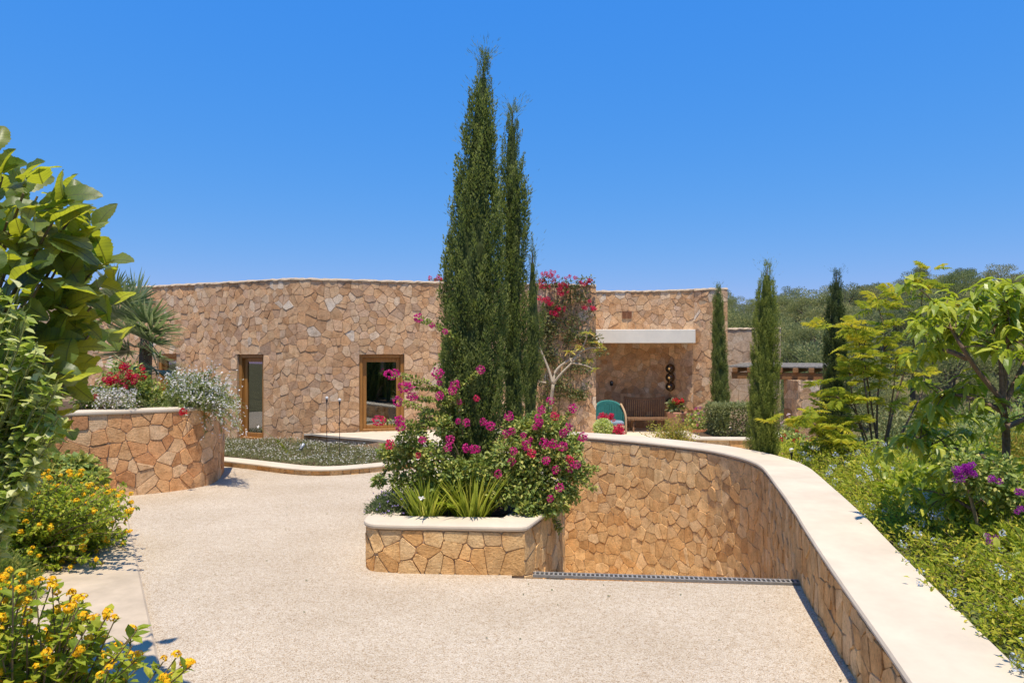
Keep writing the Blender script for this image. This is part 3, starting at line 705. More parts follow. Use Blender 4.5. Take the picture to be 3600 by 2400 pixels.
# low raised ledge in front of the window
t = thing('window_ledge', 'low raised stone ledge with limestone top below the wide window', 'ledge', (-3.2, 16, 0))
core = wall_body('wall_core', LED, -0.05, 0.27, 0.3, M['mortar'], t)
fc = Facing(); rnd = random.Random(15)
fc.add(LED, stone_cells(0.05, LED.L, 0.0, 0.27, 0.24, aspect=1.2, rnd=rnd, gap=0.0058), M['house_stone'], core, rnd, 0.0060)
fc.build(300, core)
us = np.linspace(0, LED.L, 40); A = [tuple(LED.at(u, 0.009)) for u in us]
Bk = [(-0.6, 15.0), (-0.6, 18.2), (-1.8, 17.95), (-4.4, 17.2), (-5.2, 17.06)]
pl = A + Bk; n = len(pl)
V = [(x, y, 0.272) for x, y in pl] + [(x, y, 0.32) for x, y in pl]
F = [list(range(n, 2 * n)), list(range(n))[::-1]] + [[k, (k + 1) % n, n + (k + 1) % n, n + k] for k in range(n)]
put('cap', V, F, M['limestone'], 0.5, t)

# low wall round the hedge bed by the porch
t = thing('hedge_wall', 'low curved stone wall round the clipped hedge beside the porch', 'wall', (5.2, 14.9, 0))
core = wall_body('wall_core', LW, -0.05, 0.42, 0.28, M['mortar'], t)
fc = Facing(); rnd = random.Random(16)
fc.add(LW, stone_cells(0.05, LW.L, 0.0, 0.42, 0.26, aspect=1.3, rnd=rnd, gap=0.0058), M['planter_stone'], core, rnd, 0.0108)
fc.build(300, core)
V, F = strip(LW, 0, LW.L, [(0.03, 0.42), (0.045, 0.435), (0.04, 0.46), (0.02, 0.468), (-0.28, 0.47), (-0.28, 0.42)])
MB().add(V, F).build('cap', M['limestone'], t)
SV = [(*LW.at(u, -0.2), 0.40) for u in np.linspace(0, LW.L, 40)]
put('soil', SV, [list(range(len(SV)))], M['soil'], 0.5, t)

# ------------------------------------------------------------------ the house
house = thing('stone_house', 'low flat-roofed villa faced in rough brown stone with a shaded porch', 'house', (-3, 19.5, 0))
ud = lambda px: FAC.u_px(px)
holes = [(ud(552), ud(621), 0.10, 2.31), (ud(834), ud(927), 0.10, 2.295), (ud(1263), ud(1421), 0.325, 2.295)]
fcore = wall_body('facade_wall', FAC, -0.1, T_HOUSE, 0.36, M['mortar'], house, holes=holes)
fc = Facing(); rnd = random.Random(33)
cells = stone_cells(2.2, FAC.L, 0.0, T_HOUSE, 0.19, holes=holes, aspect=1.15, rnd=rnd, gap=0.0048)
fc.add(FAC, cells, M['house_stone'], fcore, rnd, 0.0126)
# porch: recessed curved wall, end pier, upper wall on a plaster beam
u_p = PB.u_px(2438)
pcore = wall_body('porch_wall', PB, -0.1, lambda u: 2.69 if u < u_p else T_HOUSE, 0.3, M['mortar'], house)
fc.add(PB, stone_cells(0.0, u_p - 0.005, 0.0, 2.68, 0.19, aspect=1.15, rnd=rnd, gap=0.0048), M['house_stone'], pcore, rnd, 0.0120)
fc.add(PB, stone_cells(u_p + 0.005, PB.L, 0.0, T_HOUSE, 0.19, aspect=1.25, rnd=rnd, gap=0.0048, jit=0.3), M['house_stone'], pcore, rnd, 0.0126)
vent_u = UP.u_px(2204)
vh = [(vent_u - 0.15, vent_u + 0.15, 3.37, 3.58)]
ucore = wall_body('upper_wall', UP, 3.0, T_HOUSE, 0.3, M['mortar'], house)
fc.add(UP, stone_cells(0.0, UP.L, 3.02, T_HOUSE, 0.19, holes=vh, aspect=1.1, rnd=rnd, gap=0.0048), M['house_stone'], ucore, rnd, 0.0120)
fc.build(300, house)
for k, s in enumerate((-0.075, 0.075)):
    c = UP.at(vent_u + s, 0.012); n = UP.nor(vent_u); a = math.atan2(n[0], -n[1])
    v = MB().box((c[0], c[1], 3.475), (0.138, 0.03, 0.20), a).build('vent', M['vent_clay'], ucore)
    g = MB()
    for q in range(-3, 4):
        cc = UP.at(vent_u + s, 0.034)
        g.box((cc[0], cc[1], 3.475 + q * 0.026), (0.12, 0.014, 0.008), a, ry=0.55)
        g.box((cc[0], cc[1], 3.475 + q * 0.026), (0.12, 0.014, 0.008), a, ry=-0.55)
    g.build('grille', M['vent_clay'], v)
MB().box((3.83, 20.0, 2.82), (2.95, 0.55, 0.395), -0.012, bev=0.012).build('porch_beam', M['plaster'], house)
MB().box((3.9, 21.0, 2.80), (3.3, 1.5, 0.2)).build('porch_ceiling', M['plaster'], house)
side = Path([(2.3, 18.72), (2.42, 21.7)], 0)
wall_body('return_wall', side, -0.1, T_HOUSE, 0.35, M['house_stone'], house)
side2 = Path([(6.21, 19.72), (6.3, 24.0)], 0)
wall_body('end_wall', side2, -0.1, T_HOUSE, 0.35, M['house_stone'], house)
def rough_cop(path, u0=0.0, u1=None, z=T_HOUSE, d0=0.035, d1=-0.40):
    u1 = path.L if u1 is None else u1; rr = random.Random(5); mb = MB(); n = 0
    us = np.arange(u0, u1 + 0.05, 0.09); V = []
    for u in us:
        j = lambda a: rr.uniform(-a, a)
        for d, zz in ((d0 + j(.012), z + 0.001), (d0 + j(.012), z + 0.03 + j(.01)), (d0 - 0.05, z + 0.062 + j(.012)), ((d0 + d1) / 2, z + 0.07 + j(.015)), (d1, z + 0.05), (d1, z + 0.001)):
            x, y = path.at(min(u, u1), d); V.append((x, y, zz))
    m = len(us); n = 6; i = np.arange(m - 1)[:, None] * n; jx = np.arange(n)[None]
    F = np.stack([i + jx, i + n + jx, i + n + (jx + 1) % n, i + (jx + 1) % n], -1).reshape(-1, 4)
    return V, [F, np.arange(n)[None], (np.arange(n)[::-1] + (m - 1) * n)[None]]
for pth, a in ((FAC, 0), (UP, 0), (PB, u_p)):
    V, F = rough_cop(pth, a); MB().add(V, F).build('coping', M['coping'], house)
rf = [tuple(FAC.at(u, -0.3)) for u in np.linspace(0, FAC.L, 60)] + [(2.3, 21.5), (2.3, 27), (-15, 27)]
V = [(x, y, 3.75) for x, y in rf] + [(x, y, 3.9) for x, y in rf]; n = len(rf)
put('roof', V, [list(range(n, 2 * n)), list(range(n))[::-1]] + [[k, (k + 1) % n, n + (k + 1) % n, n + k] for k in range(n)], M['coping'], 0.5, house)
fl = [tuple(FAC.at(u, -0.3)) for u in np.linspace(0, FAC.L, 60)] + [(2.2, 24), (-15, 24)]
put('room_floor', [(x, y, 0.10) for x, y in fl], [list(range(len(fl)))], M['room'], 0.5, house)
bk = Path([(-15, 22.6), (2.3, 22.6)], 0); wall_body('room_wall', bk, 0.0, 3.75, 0.2, M['room'], house)
for x, y in ((-9.4, 21.1), (-5.6, 20.2)): MB().box((x, y, 1.9), (0.15, 4.4 if x > -6 else 3.2, 3.65)).build('room_partition', M['room'], house)

def window(u0, u1, z0, z1, divide=False):
    a, b = FAC.at(u0), FAC.at(u1); c = (a + b) / 2; w = np.linalg.norm(b - a); ang = math.atan2(b[1] - a[1], b[0] - a[0])
    n = np.array([math.sin(ang), -math.cos(ang)]); tx = np.array([math.cos(ang), math.sin(ang)])
    def bx(mb, x, z, sx, sz, d, th): p = c + tx * x + n * d; mb.box((p[0], p[1], z), (sx, th, sz), ang, bev=min(0.006, th / 4, sx / 4))
    fr = MB(); fw = 0.085; d = -0.15
    for s in (-1, 1): bx(fr, s * (w / 2 - fw / 2 - 0.003), (z0 + z1) / 2, fw, z1 - z0 - 0.01, d, 0.18)
    bx(fr, 0, z1 - fw / 2 - 0.004, w - 2 * fw - 0.01, fw, d, 0.18); bx(fr, 0, z0 + 0.03, w - 2 * fw - 0.01, 0.05, d, 0.18)
    win = fr.build('window', M['wood'], house)
    sa = MB(); iw = w - 2 * fw - 0.012; sw = 0.10; d2 = -0.19
    for s in (-1, 1): bx(sa, s * (iw / 2 - sw / 2), (z0 + z1) / 2 - 0.02, sw, z1 - z0 - fw - 0.07, d2, 0.07)
    bx(sa, 0, z1 - fw - sw / 2 - 0.01, iw - 2 * sw - 0.004, sw, d2, 0.07); bx(sa, 0, z0 + 0.06 + sw / 2, iw - 2 * sw - 0.004, sw, d2, 0.07)
    sa.build('sash', M['wood'], win)
    gl = MB(); bx(gl, 0, (z0 + z1) / 2 - 0.03, iw - 2 * sw + 0.02, z1 - z0 - fw - 2 * sw - 0.04, -0.195, 0.012); gl.build('pane', M['glass'], win)
    return win
for h in holes: window(*h)
# inside the wide window
t = thing('white_cabinet', 'white cabinet standing inside the room behind the wide window', 'cabinet', (-3.95, 19.2, 0.1))
MB().box((-3.95, 19.2, 0.33), (0.66, 0.4, 0.44), bev=0.01).build('body', M['white_paint'], t)
MB().box((-3.95, 19.18, 0.57), (0.72, 0.46, 0.04), bev=0.01).build('top', M['white_paint'], t)
t = thing('radiator_cover', 'white slotted radiator cover seen above the cabinet through the window', 'radiator', (-3.9, 19.6, 0.6))
MB().box((-3.9, 19.75, 0.45), (0.72, 0.1, 0.7), bev=0.008).build('body', M['white_paint'], t)
mb = MB()
for k in range(17): mb.box((-4.2 + k * 0.037, 19.695, 0.71), (0.016, 0.02, 0.13))
mb.build('slots', M['dark'], t)

# porch wall lamps: three smoked globes in a column and one behind the flower pot
for k, py in enumerate((1295, 1327, 1358, 1415)):
    u = PB.u_px(2356); c2 = PB.at(u, 0.15); n = PB.nor(u); Yc = c2[1]
    c = at(2356, py, Yc)
    lb = ['top smoked glass globe of the lamp column on the porch wall', 'middle smoked glass globe of the lamp column on the porch wall', 'bottom smoked glass globe of the lamp column on the porch wall', 'smoked glass globe lamp half hidden behind the red flowers'][k]
    t = thing('wall_lamp', lb, 'lamp', tuple(PB.at(u, 0.02)) + (c.z,), 'globe lamps on the porch wall')
    b = np.array([*PB.at(u, 0.0), c.z]); e = np.array([*PB.at(u, 0.08), c.z])
    MB().tube([b, e], 0.035, 10).build('bracket', M['black_metal'], t)
    prof = [(0.145 * math.sin(a) + 1e-4, -0.145 * math.cos(a)) for a in np.linspace(0.02, math.pi - 0.02, 12)]
    g = MB().lathe((c.x, c.y, c.z), prof, 20).build('globe', M['smoked'], t, smooth=True)
    if k < 3:
        prof = [(0.032 * math.sin(a) + 1e-4, -0.032 * math.cos(a)) for a in np.linspace(0.02, math.pi - 0.02, 8)]
        MB().lathe((c.x - 0.045, c.y - 0.06, c.z), prof, 10).build('bulb', M['bulb'], t, smooth=True)
u = PB.u_px(2150); n = PB.nor(u); c = at(2150, 1347, PB.at(u, 0.04)[1]); a = math.atan2(n[0], -n[1])
t = thing('door_intercom', 'small black rounded intercom box on the porch wall above the teal chair', 'intercom', tuple(PB.at(u, 0.02)) + (c.z,))
MB().box((c.x, c.y, c.z), (0.10, 0.09, 0.165), a, bev=0.03).build('housing', M['black_metal'], t)
q = PB.at(u, 0.09); MB().box((c.x + n[0] * 0.05, c.y + n[1] * 0.05, c.z + 0.03), (0.045, 0.012, 0.045), a, bev=0.005).build('lens', M['blue_grey'], t)

# pergola beyond the house
t = thing('pergola', 'timber pergola with weathered board roof on a stone pillar past the porch', 'pergola', (7.5, 19, -1))
pl = Path([(7.58, 19.0), (7.60, 18.12), (7.62, 18.1), (8.18, 18.1), (8.2, 18.12), (8.22, 19.0)], 1)
pc = wall_body('pillar', pl, -1.2, 1.60, 0.25, M['mortar'], t)
fc = Facing(); rnd = random.Random(44); fc.add(pl, stone_cells(0.0, pl.L, -1.2, 1.60, 0.27, aspect=1.2, rnd=rnd, jit=0.3), M['house_stone'], pc, rnd, 0.0102); fc.build(300, pc)
A = Vector((6.32, 19.6, 0)); B = Vector((8.75, 18.2, 0)); ang = math.atan2(B.y - A.y, B.x - A.x); L = (B - A).length; ax = (B - A).normalized(); nn = Vector((-ax.y, ax.x, 0))
c = (A + B) / 2; MB().box((c.x - ax.x * 0.15, c.y - ax.y * 0.15, 1.70), (L - 0.3, 0.16, 0.19), ang, bev=0.01).build('beam', M['beam_wood'], t)
for k in range(7):
    p = A + ax * (0.12 + k * 0.40) + nn * 0.9; MB().box((p.x, p.y, 1.86), (0.13, 2.3, 0.125), ang, bev=0.008).build('rafter', M['beam_wood'], t)
for k in range(12):
    p = c + nn * (-0.02 + k * 0.2); MB().box((p.x, p.y, 1.945 + 0.012 * (k % 2) + k * 0.006), (L + 0.25, 0.215, 0.03), ang + random.uniform(-.006, .006), bev=0.004).build('roof_board', M['weathered'], t)
p = c - nn * 0.12; MB().box((p.x, p.y, 1.955), (L + 0.2, 0.035, 0.05), ang, bev=0.006).build('fascia', M['weathered'], t)
fw = Path([(6.4, 23.2), (8.9, 22.6)], 0)
t = thing('garden_wall', 'tall greyish stone wall rising behind the pergola roof', 'wall', (7.6, 22.9, -1))
gc = wall_body('wall_core', fw, -2.0, 3.12, 0.35, M['mortar'], t)
fc = Facing(); rnd = random.Random(45); fc.add(fw, stone_cells(0, fw.L, -1.2, 3.12, 0.34, aspect=0.85, rnd=rnd, gap=0.0072), M['grey_stone'], gc, rnd, 0.0120); fc.build(300, gc)
V, F = rough_cop(fw, 0, None, 3.12); MB().add(V, F).build('coping', M['coping'], t)

# behind the camera: the wall the window panes mirror
bw = Path([(14, -7.5), (4, -8.5), (-6, -8.5), (-16, -6.0)], 3)
t = thing('boundary_wall', 'long stone boundary wall with limestone cap facing the house across the drive', 'wall', (0, -8.5, 0))
gc = wall_body('wall_core', bw, -0.5, 1.75, 0.4, M['mortar'], t)
fc = Facing(); rnd = random.Random(46); fc.add(bw, stone_cells(0, bw.L, 0, 1.75, 0.42, rnd=rnd, gap=0.0072), M['house_stone'], gc, rnd, 0.0126); fc.build(0, gc)
V, F = strip(bw, 0, bw.L, [(0.04, 1.75), (0.04, 1.82), (-0.42, 1.82), (-0.42, 1.75)]); MB().add(V, F).build('cap', M['limestone'], t)
ngon_sheet('garden_behind', [(-18, -6.2), (-6, -8.8), (4, -8.8), (16, -7.4), (30, -7), (30, -40), (-40, -40), (-40, -6)], -0.02, M['garden'])
# ------------------------------------------------------------------ foliage tools
def leaf_t(w=0.5, fold=0.12, droop=0.1):               # 2-triangle folded leaf, unit length along +y
    return (np.array([(0, 0, 0), (w / 2, 0.45, fold), (0, 1, -droop), (-w / 2, 0.45, fold)], float), np.array([[0, 1, 2], [0, 2, 3]]))
def leaf6(w=0.5, fold=0.1, droop=0.18):                # rounder leaf, 6 triangles
    V = [(0, 0, 0), (w * .42, .28, fold), (w * .46, .62, fold * .6 - droop * .3), (0, 1, -droop), (-w * .46, .62, fold * .6 - droop * .3), (-w * .42, .28, fold), (0, .32, 0), (0, .64, -droop * .35)]
    return (np.array(V, float), np.array([[0, 1, 6], [1, 2, 7], [1, 7, 6], [2, 3, 7], [0, 6, 5], [6, 7, 4], [6, 4, 5], [7, 3, 4]]))
def blade_t(w=0.06, bend=0.15):
    V = []
    for y in (0, .35, .7): V += [(-w / 2 * (1 - y * .5), y, -bend * y * y), (w / 2 * (1 - y * .5), y, -bend * y * y)]
    V.append((0, 1, -bend))
    return (np.array(V, float), np.array([[0, 1, 3], [0, 3, 2], [2, 3, 5], [2, 5, 4], [4, 5, 6]]))
def inst(tpl, P, D, U, S, W=None):
    tv, tf = tpl; P = np.asarray(P, float); n = len(P)
    D = nrm(D); X = np.cross(D, U); bad = np.linalg.norm(X, axis=1) < 1e-3; X[bad] = np.cross(D[bad], [0.9, 0.3, 0.2]); X = nrm(X); Z = np.cross(X, D)
    S = np.broadcast_to(np.asarray(S, float), (n,)); W = S if W is None else np.broadcast_to(np.asarray(W, float), (n,))
    V = P[:, None] + tv[None, :, 0:1] * W[:, None, None] * X[:, None] + tv[None, :, 1:2] * S[:, None, None] * D[:, None] + tv[None, :, 2:3] * S[:, None, None] * Z[:, None]
    F = (tf[None] + (np.arange(n) * len(tv))[:, None, None]).reshape(-1, tf.shape[1])
    return V.reshape(-1, 3), F, len(tv)
class Fol:
    def __init__(s): s.V = []; s.F = []; s.T = []; s.n = 0
    def leaves(s, tpl, P, D, U, S, tone, W=None):
        if len(P) == 0: return s
        V, F, k = inst(tpl, P, D, U, S, W)
        s.V.append(V); s.F.append(F + s.n); s.n += len(V)
        s.T.append(np.repeat(np.broadcast_to(np.asarray(tone, float), (len(P),)), k)); return s
    def build(s, name, mat, parent=None, loc=None, stuff=False):
        V = np.concatenate(s.V); by = {}
        for f in s.F: by.setdefault(f.shape[1], []).append(f)
        o = put(name, V, [np.concatenate(v) for v in by.values()], mat, np.concatenate(s.T), parent, loc)
        if stuff: o['kind'] = 'stuff'
        return o
def rdir(n): return nrm(rng.normal(size=(n, 3)))
UPV = np.array([0, 0, 1.0])
def curve(pts, n=12):
    P = np.array([tuple(p) for p in pts], float)
    if len(P) == 2: return P[0] + (P[1] - P[0]) * np.linspace(0, 1, n)[:, None]
    for _ in range(3):
        q = [P[0]]
        for a, b in zip(P[:-1], P[1:]): q += [a * .75 + b * .25, a * .25 + b * .75]
        q.append(P[-1]); P = np.array(q)
    L = np.concatenate([[0], np.cumsum(np.linalg.norm(np.diff(P, axis=0), axis=1))]); t = np.linspace(0, L[-1], n)
    return np.stack([np.interp(t, L, P[:, k]) for k in range(3)], 1)
def along(C, n, a=0.0, b=1.0):
    t = rng.uniform(a, b, n) * (len(C) - 1); i = np.minimum(t.astype(int), len(C) - 2); f = (t - i)[:, None]
    return C[i] * (1 - f) + C[i + 1] * f, nrm(C[i + 1] - C[i]), t / (len(C) - 1)

def blob_leaves(fol, c, r, n, size, tpl, up=0.5, shell=0.55, tone=(0, 1), W=None, zmin=None):
    """leaves through an ellipsoid, denser outside; outward and upward facing, lighter at the top"""
    c = np.array(tuple(c)); r = np.array(r, float) if not np.isscalar(r) else np.full(3, r)
    d = rdir(n); rad = (shell + (1 - shell) * rng.random(n) ** 0.7)[:, None]
    P = c + d * rad * r + rng.normal(size=(n, 3)) * 0.06 * r
    if zmin is not None: k = P[:, 2] > zmin; P, d = P[k], d[k]; n = len(P)
    D = nrm(d + rng.normal(size=(n, 3)) * 0.7 + up * UPV * 0.6); U = nrm(d * 0.5 + UPV * 0.8 + rng.normal(size=(n, 3)) * 0.45)
    S = size * rng.uniform(0.65, 1.3, n)
    tt = np.clip(tone[0] + (tone[1] - tone[0]) * (rng.random(n)), 0, 1)
    fol.leaves(tpl, P, D, U, S, tt, None if W is None else W * S / size)
def flower_ball(name, mat, n=34, size=0.4, seed=1, squash=0.9, tpl=None, jit=0.25, core=0.62):
    """unit flower head: n small petals round a ball"""
    rr = np.random.default_rng(seed); d = nrm(rr.normal(size=(n, 3))); d[:, 2] *= squash
    P = d * (core + 0.25 * rr.random(n))[:, None]; D = nrm(np.cross(d, rr.normal(size=(n, 3))) + d * 0.5)
    V, F, k = inst(tpl or leaf_t(0.8, 0.15, 0.1), P, D, nrm(d + rr.normal(size=(n, 3)) * jit), size * rr.uniform(0.8, 1.3, n))
    return raw_mesh(name, V, F, mat, np.repeat(rr.random(n), k))
def head(name, me, parent, p, s, rot=None):
    o = link(name, me, parent, p); o.scale = (s, s, s) if np.isscalar(s) else s
    o.rotation_euler = rot or (random.uniform(0, 6), random.uniform(0, 6), random.uniform(0, 6)); return o

MAG = [flower_ball('flower_head', M['magenta'], 70, 0.40, k) for k in range(3)]
RED = [flower_ball('flower_head', M['pinkred'], 60, 0.42, k + 5) for k in range(3)]
CRIM = [flower_ball('flower_head', M['red'], 24, 0.7, k + 15) for k in range(2)]
PUR = [flower_ball('flower_head', M['purple'], 60, 0.4, k + 25) for k in range(2)]
BLU = [flower_ball('flower_head', M['blue_petal'], 22, 0.5, k + 35) for k in range(2)]
PINK = [flower_ball('flower_head', M['palepink'], 22, 0.6, k + 45) for k in range(2)]

# ------------------------------------------------------------------ cypresses
def cypress(label, Y, rows, zbase, mat, group, dens=1.0, seed=0, tuft=0.30, wisps=0):
    """rows: (photo y, left x, right x) of the outline from the tip down"""
    global rng
    keep = rng; rng = np.random.default_rng(100 + seed)
    z = np.array([CAM_Z - (r[0] - HY) / FPX * Y for r in rows]); cx = np.array([((r[1] + r[2]) / 2 - CX) / FPX * Y for r in rows]); rad = np.array([(r[2] - r[1]) / 2 / FPX * Y for r in rows])
    z, cx, rad = z[::-1], cx[::-1], rad[::-1]; z0, z1 = zbase, z[-1]; b = (cx[0], Y, zbase)
    t = thing('cypress_tree', label, 'cypress', b, group)
    Z = np.linspace(z0, z1 - 0.05, 14); MB().tube([(np.interp(q, z, cx), Y, q) for q in Z], np.linspace(0.07, 0.008, 14), 7).build('trunk', M['bark'], t)
    f = Fol(); H = z1 - z0
    spray = leaf_t(0.42, 0.1, 0.0)
    area = np.trapz(2 * np.pi * np.maximum(rad, 0.02), z); n = int(area * 120 * dens)
    w = np.maximum(np.interp(np.linspace(z0, z1, 200), z, rad), 0.02) + 0.06 * np.linspace(0, 1, 200) ** 3; cdf = np.cumsum(w) / w.sum()
    # dense inner mass, so that the column is not see-through
    zz = np.linspace(z0, z0 + (z1 - z0) * 0.945, 26); ka = 14; aa = np.arange(ka) / ka * 2 * np.pi
    rz_ = np.interp(zz, z, rad)[:, None] * (0.62 + 0.12 * rng.random((26, ka))) * np.linspace(1, 0.8, 26)[:, None]; V = np.stack([np.interp(zz, z, cx)[:, None] + rz_ * np.cos(aa), Y + rz_ * np.sin(aa), np.repeat(zz[:, None], ka, 1)], -1).reshape(-1, 3)
    ii = np.arange(25)[:, None] * ka; jj = np.arange(ka)[None]; Fc = np.stack([ii + jj, ii + (jj + 1) % ka, ii + ka + (jj + 1) % ka, ii + ka + jj], -1).reshape(-1, 4)
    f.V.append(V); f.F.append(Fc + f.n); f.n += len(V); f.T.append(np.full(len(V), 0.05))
    # plumes: little flames that rise along the column
    h = np.interp(rng.random(n), cdf, np.linspace(z0, z1, 200)); a = rng.random(n) * 2 * np.pi
    prof = np.interp(h, z, rad) * (1 + 0.06 * np.sin(3 * a + h * 2.1 + seed) + 0.06 * np.sin(5 * a - h * 5 + seed))
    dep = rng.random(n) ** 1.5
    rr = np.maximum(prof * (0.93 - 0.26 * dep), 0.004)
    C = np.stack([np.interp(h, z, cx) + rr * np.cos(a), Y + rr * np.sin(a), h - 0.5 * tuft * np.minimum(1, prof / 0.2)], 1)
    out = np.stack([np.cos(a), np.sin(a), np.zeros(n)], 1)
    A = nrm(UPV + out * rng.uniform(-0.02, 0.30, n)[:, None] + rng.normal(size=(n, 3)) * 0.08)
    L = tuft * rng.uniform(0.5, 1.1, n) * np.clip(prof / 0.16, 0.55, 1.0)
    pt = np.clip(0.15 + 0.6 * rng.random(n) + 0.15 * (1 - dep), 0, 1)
    m = 54
    s = np.tile(np.linspace(0.0, 1, m), n) + rng.uniform(-0.03, 0.03, n * m); I = np.repeat(np.arange(n), m)
    th = rng.random(n * m) * 2 * np.pi; X = nrm(np.cross(A, [0.3, 0.9, 0.1]))[I]; Yv = np.cross(A[I], X)
    rd = np.cos(th)[:, None] * X + np.sin(th)[:, None] * Yv
    pr = (0.17 * np.sin(np.pi * np.clip(0.22 + 0.76 * s, 0, 1)))[:, None] * L[I][:, None]
    P = C[I] + A[I] * (s * L[I])[:, None] + rd * pr * rng.uniform(0.3, 1.0, (n * m, 1))
    D = nrm(A[I] + rd * rng.uniform(0.2, 0.9, n * m)[:, None]); U = nrm(rd + rng.normal(size=(n * m, 3)) * 0.4)
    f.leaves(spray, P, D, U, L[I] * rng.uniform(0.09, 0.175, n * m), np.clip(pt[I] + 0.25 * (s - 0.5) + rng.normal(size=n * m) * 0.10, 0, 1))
    # loose wisps at the tip and the edges
    nt = 26 if wisps > 20 else 9
    k = nt + wisps
    hh = np.concatenate([z1 - rng.random(nt) * 0.16, rng.uniform(z0 + 0.5 * H, z1, wisps)]); aa = rng.random(k) * 6.28
    ro = np.interp(hh, z, rad) * 0.95
    P = np.stack([np.interp(hh, z, cx) + ro * np.cos(aa), Y + ro * np.sin(aa), hh], 1); o = np.stack([np.cos(aa), np.sin(aa), np.zeros(k)], 1)
    wsp = blade_t(0.10, 0.05)
    for q in range(11):
        D = nrm(UPV * 0.9 + o * 0.75 + rng.normal(size=(k, 3)) * 0.25); f.leaves(wsp, P + D * 0.03 * q * rng.random((k, 1)), D, rdir(k), rng.uniform(0.03, 0.065, k), rng.uniform(0.3, 0.8, k))
    f.build('crown', mat, t); rng = keep
    return t
cypress('tallest dark cypress rising from the stone planter', 8.5, [(190, 1698, 1708), (230, 1690, 1716), (330, 1662, 1724), (500, 1634, 1742), (700, 1592, 1752), (900, 1562, 1768), (1100, 1552, 1774), (1300, 1550, 1772), (1420, 1548, 1768), (1560, 1560, 1750), (1700, 1600, 1720)], 0.45, M['cypress'], 'cypresses in the planter', 1.15, 1, 0.32, 70)
cypress('second slimmer cypress just behind the tallest one in the planter', 9.15, [(375, 1798, 1808), (420, 1786, 1822), (520, 1768, 1822), (700, 1762, 1850), (900, 1758, 1848), (1100, 1756, 1846), (1300, 1756, 1850), (1450, 1765, 1850), (1600, 1780, 1830)], 0.45, M['cypress'], 'cypresses in the planter', 1.15, 2, 0.30, 34)
cypress('shortest cypress spire leaning at the side of the planter group', 9.5, [(878, 1868, 1874), (950, 1858, 1886), (1050, 1848, 1898), (1150, 1842, 1910), (1300, 1836, 1906), (1420, 1834, 1894), (1580, 1840, 1876)], 0.45, M['cypress'], 'cypresses in the planter', 1.15, 3, 0.27, 14)
cypress('slim cypress hugging the stone pier of the porch above the hedge', 18.6, [(1002, 2524, 2530), (1050, 2510, 2540), (1150, 2506, 2545), (1250, 2506, 2552), (1350, 2504, 2560), (1450, 2503, 2568), (1500, 2510, 2560)], 0.0, M['cypress'], 'cypresses by the house', 2.0, 4, 0.26, 0)
cypress('full bright cypress standing right behind the curved limestone cap', 11.6, [(928, 2694, 2702), (960, 2682, 2712), (1000, 2670, 2720), (1080, 2656, 2730), (1200, 2648, 2734), (1300, 2640, 2736), (1450, 2632, 2737), (1560, 2626, 2740), (1640, 2640, 2730)], 0.30, M['cypress_fresh'], 'cypresses by the house', 2.2, 5, 0.20, 4)
cypress('dark slender cypress behind the feathery tree and past the pergola', 13.4, [(955, 2938, 2946), (1000, 2926, 2956), (1060, 2914, 2958), (1200, 2906, 2972), (1350, 2898, 2978), (1480, 2886, 2982), (1600, 2876, 2984), (1660, 2890, 2970)], 0.2, M['cypress_dark'], 'cypresses by the house', 1.8, 6, 0.24, 6)

# ------------------------------------------------------------------ bougainvillea in the planter
rng = np.random.default_rng(42)
t = thing('bougainvillea_bush', 'sprawling magenta bougainvillea round the cypress trunks in the planter', 'bougainvillea', (-0.4, 8.2, 0.46))
clumps = [(1405, 1610, 55, 8.1), (1450, 1540, 62, 8.0), (1520, 1610, 72, 7.9), (1480, 1670, 55, 8.0), (1600, 1660, 62, 7.8), (1690, 1650, 60, 7.75), (1800, 1600, 88, 7.8), (1890, 1600, 95, 7.9), (1850, 1700, 95, 7.8),
          (1950, 1690, 88, 7.85), (1975, 1610, 80, 7.9), (1900, 1500, 66, 8.0), (2000, 1560, 55, 8.1), (2040, 1660, 48, 8.1), (1900, 1770, 70, 7.75), (1780, 1720, 70, 7.7), (1700, 1745, 45, 7.8), (1950, 1770, 50, 7.7), (1360, 1590, 35, 8.1), (1330, 1690, 26, 8.0), (1400, 1690, 36, 8.0),
          (1560, 1500, 45, 8.0), (1500, 1470, 35, 8.1), (1835, 1520, 60, 8.0), (1960, 1500, 40, 8.2), (1560, 1720, 60, 7.9), (2000, 1740, 42, 7.9), (1850, 1790, 45, 7.6)]
f = Fol(); g = MB(); base = np.array([-0.42, 8.3, 0.45])
for (px, py, r, Y) in clumps:
    c = np.array(at(px, py, Y)); R_ = r * .93 / FPX * Y; n = int(3600 * R_ ** 1.7 * 2.5)
    blob_leaves(f, c, (R_, R_ * 1.0, R_ * 0.9), n, 0.055, leaf6(0.52), 0.3, 0.2, (0.1, 1.0))
    g.tube(curve([base + rng.normal(size=3) * [0.1, 0.1, 0.0], (base + c) / 2 + [0, 0, 0.12], c + rng.normal(size=3) * R_ * 0.4], 9), np.linspace(0.02, 0.006, 9), 5)
    for q in range(3):
        e = c + rdir(1)[0] * R_ * 1.05; g.tube(curve([c, (c + e) / 2 + [0, 0, 0.03], e], 5), np.linspace(0.006, 0.002, 5), 4)
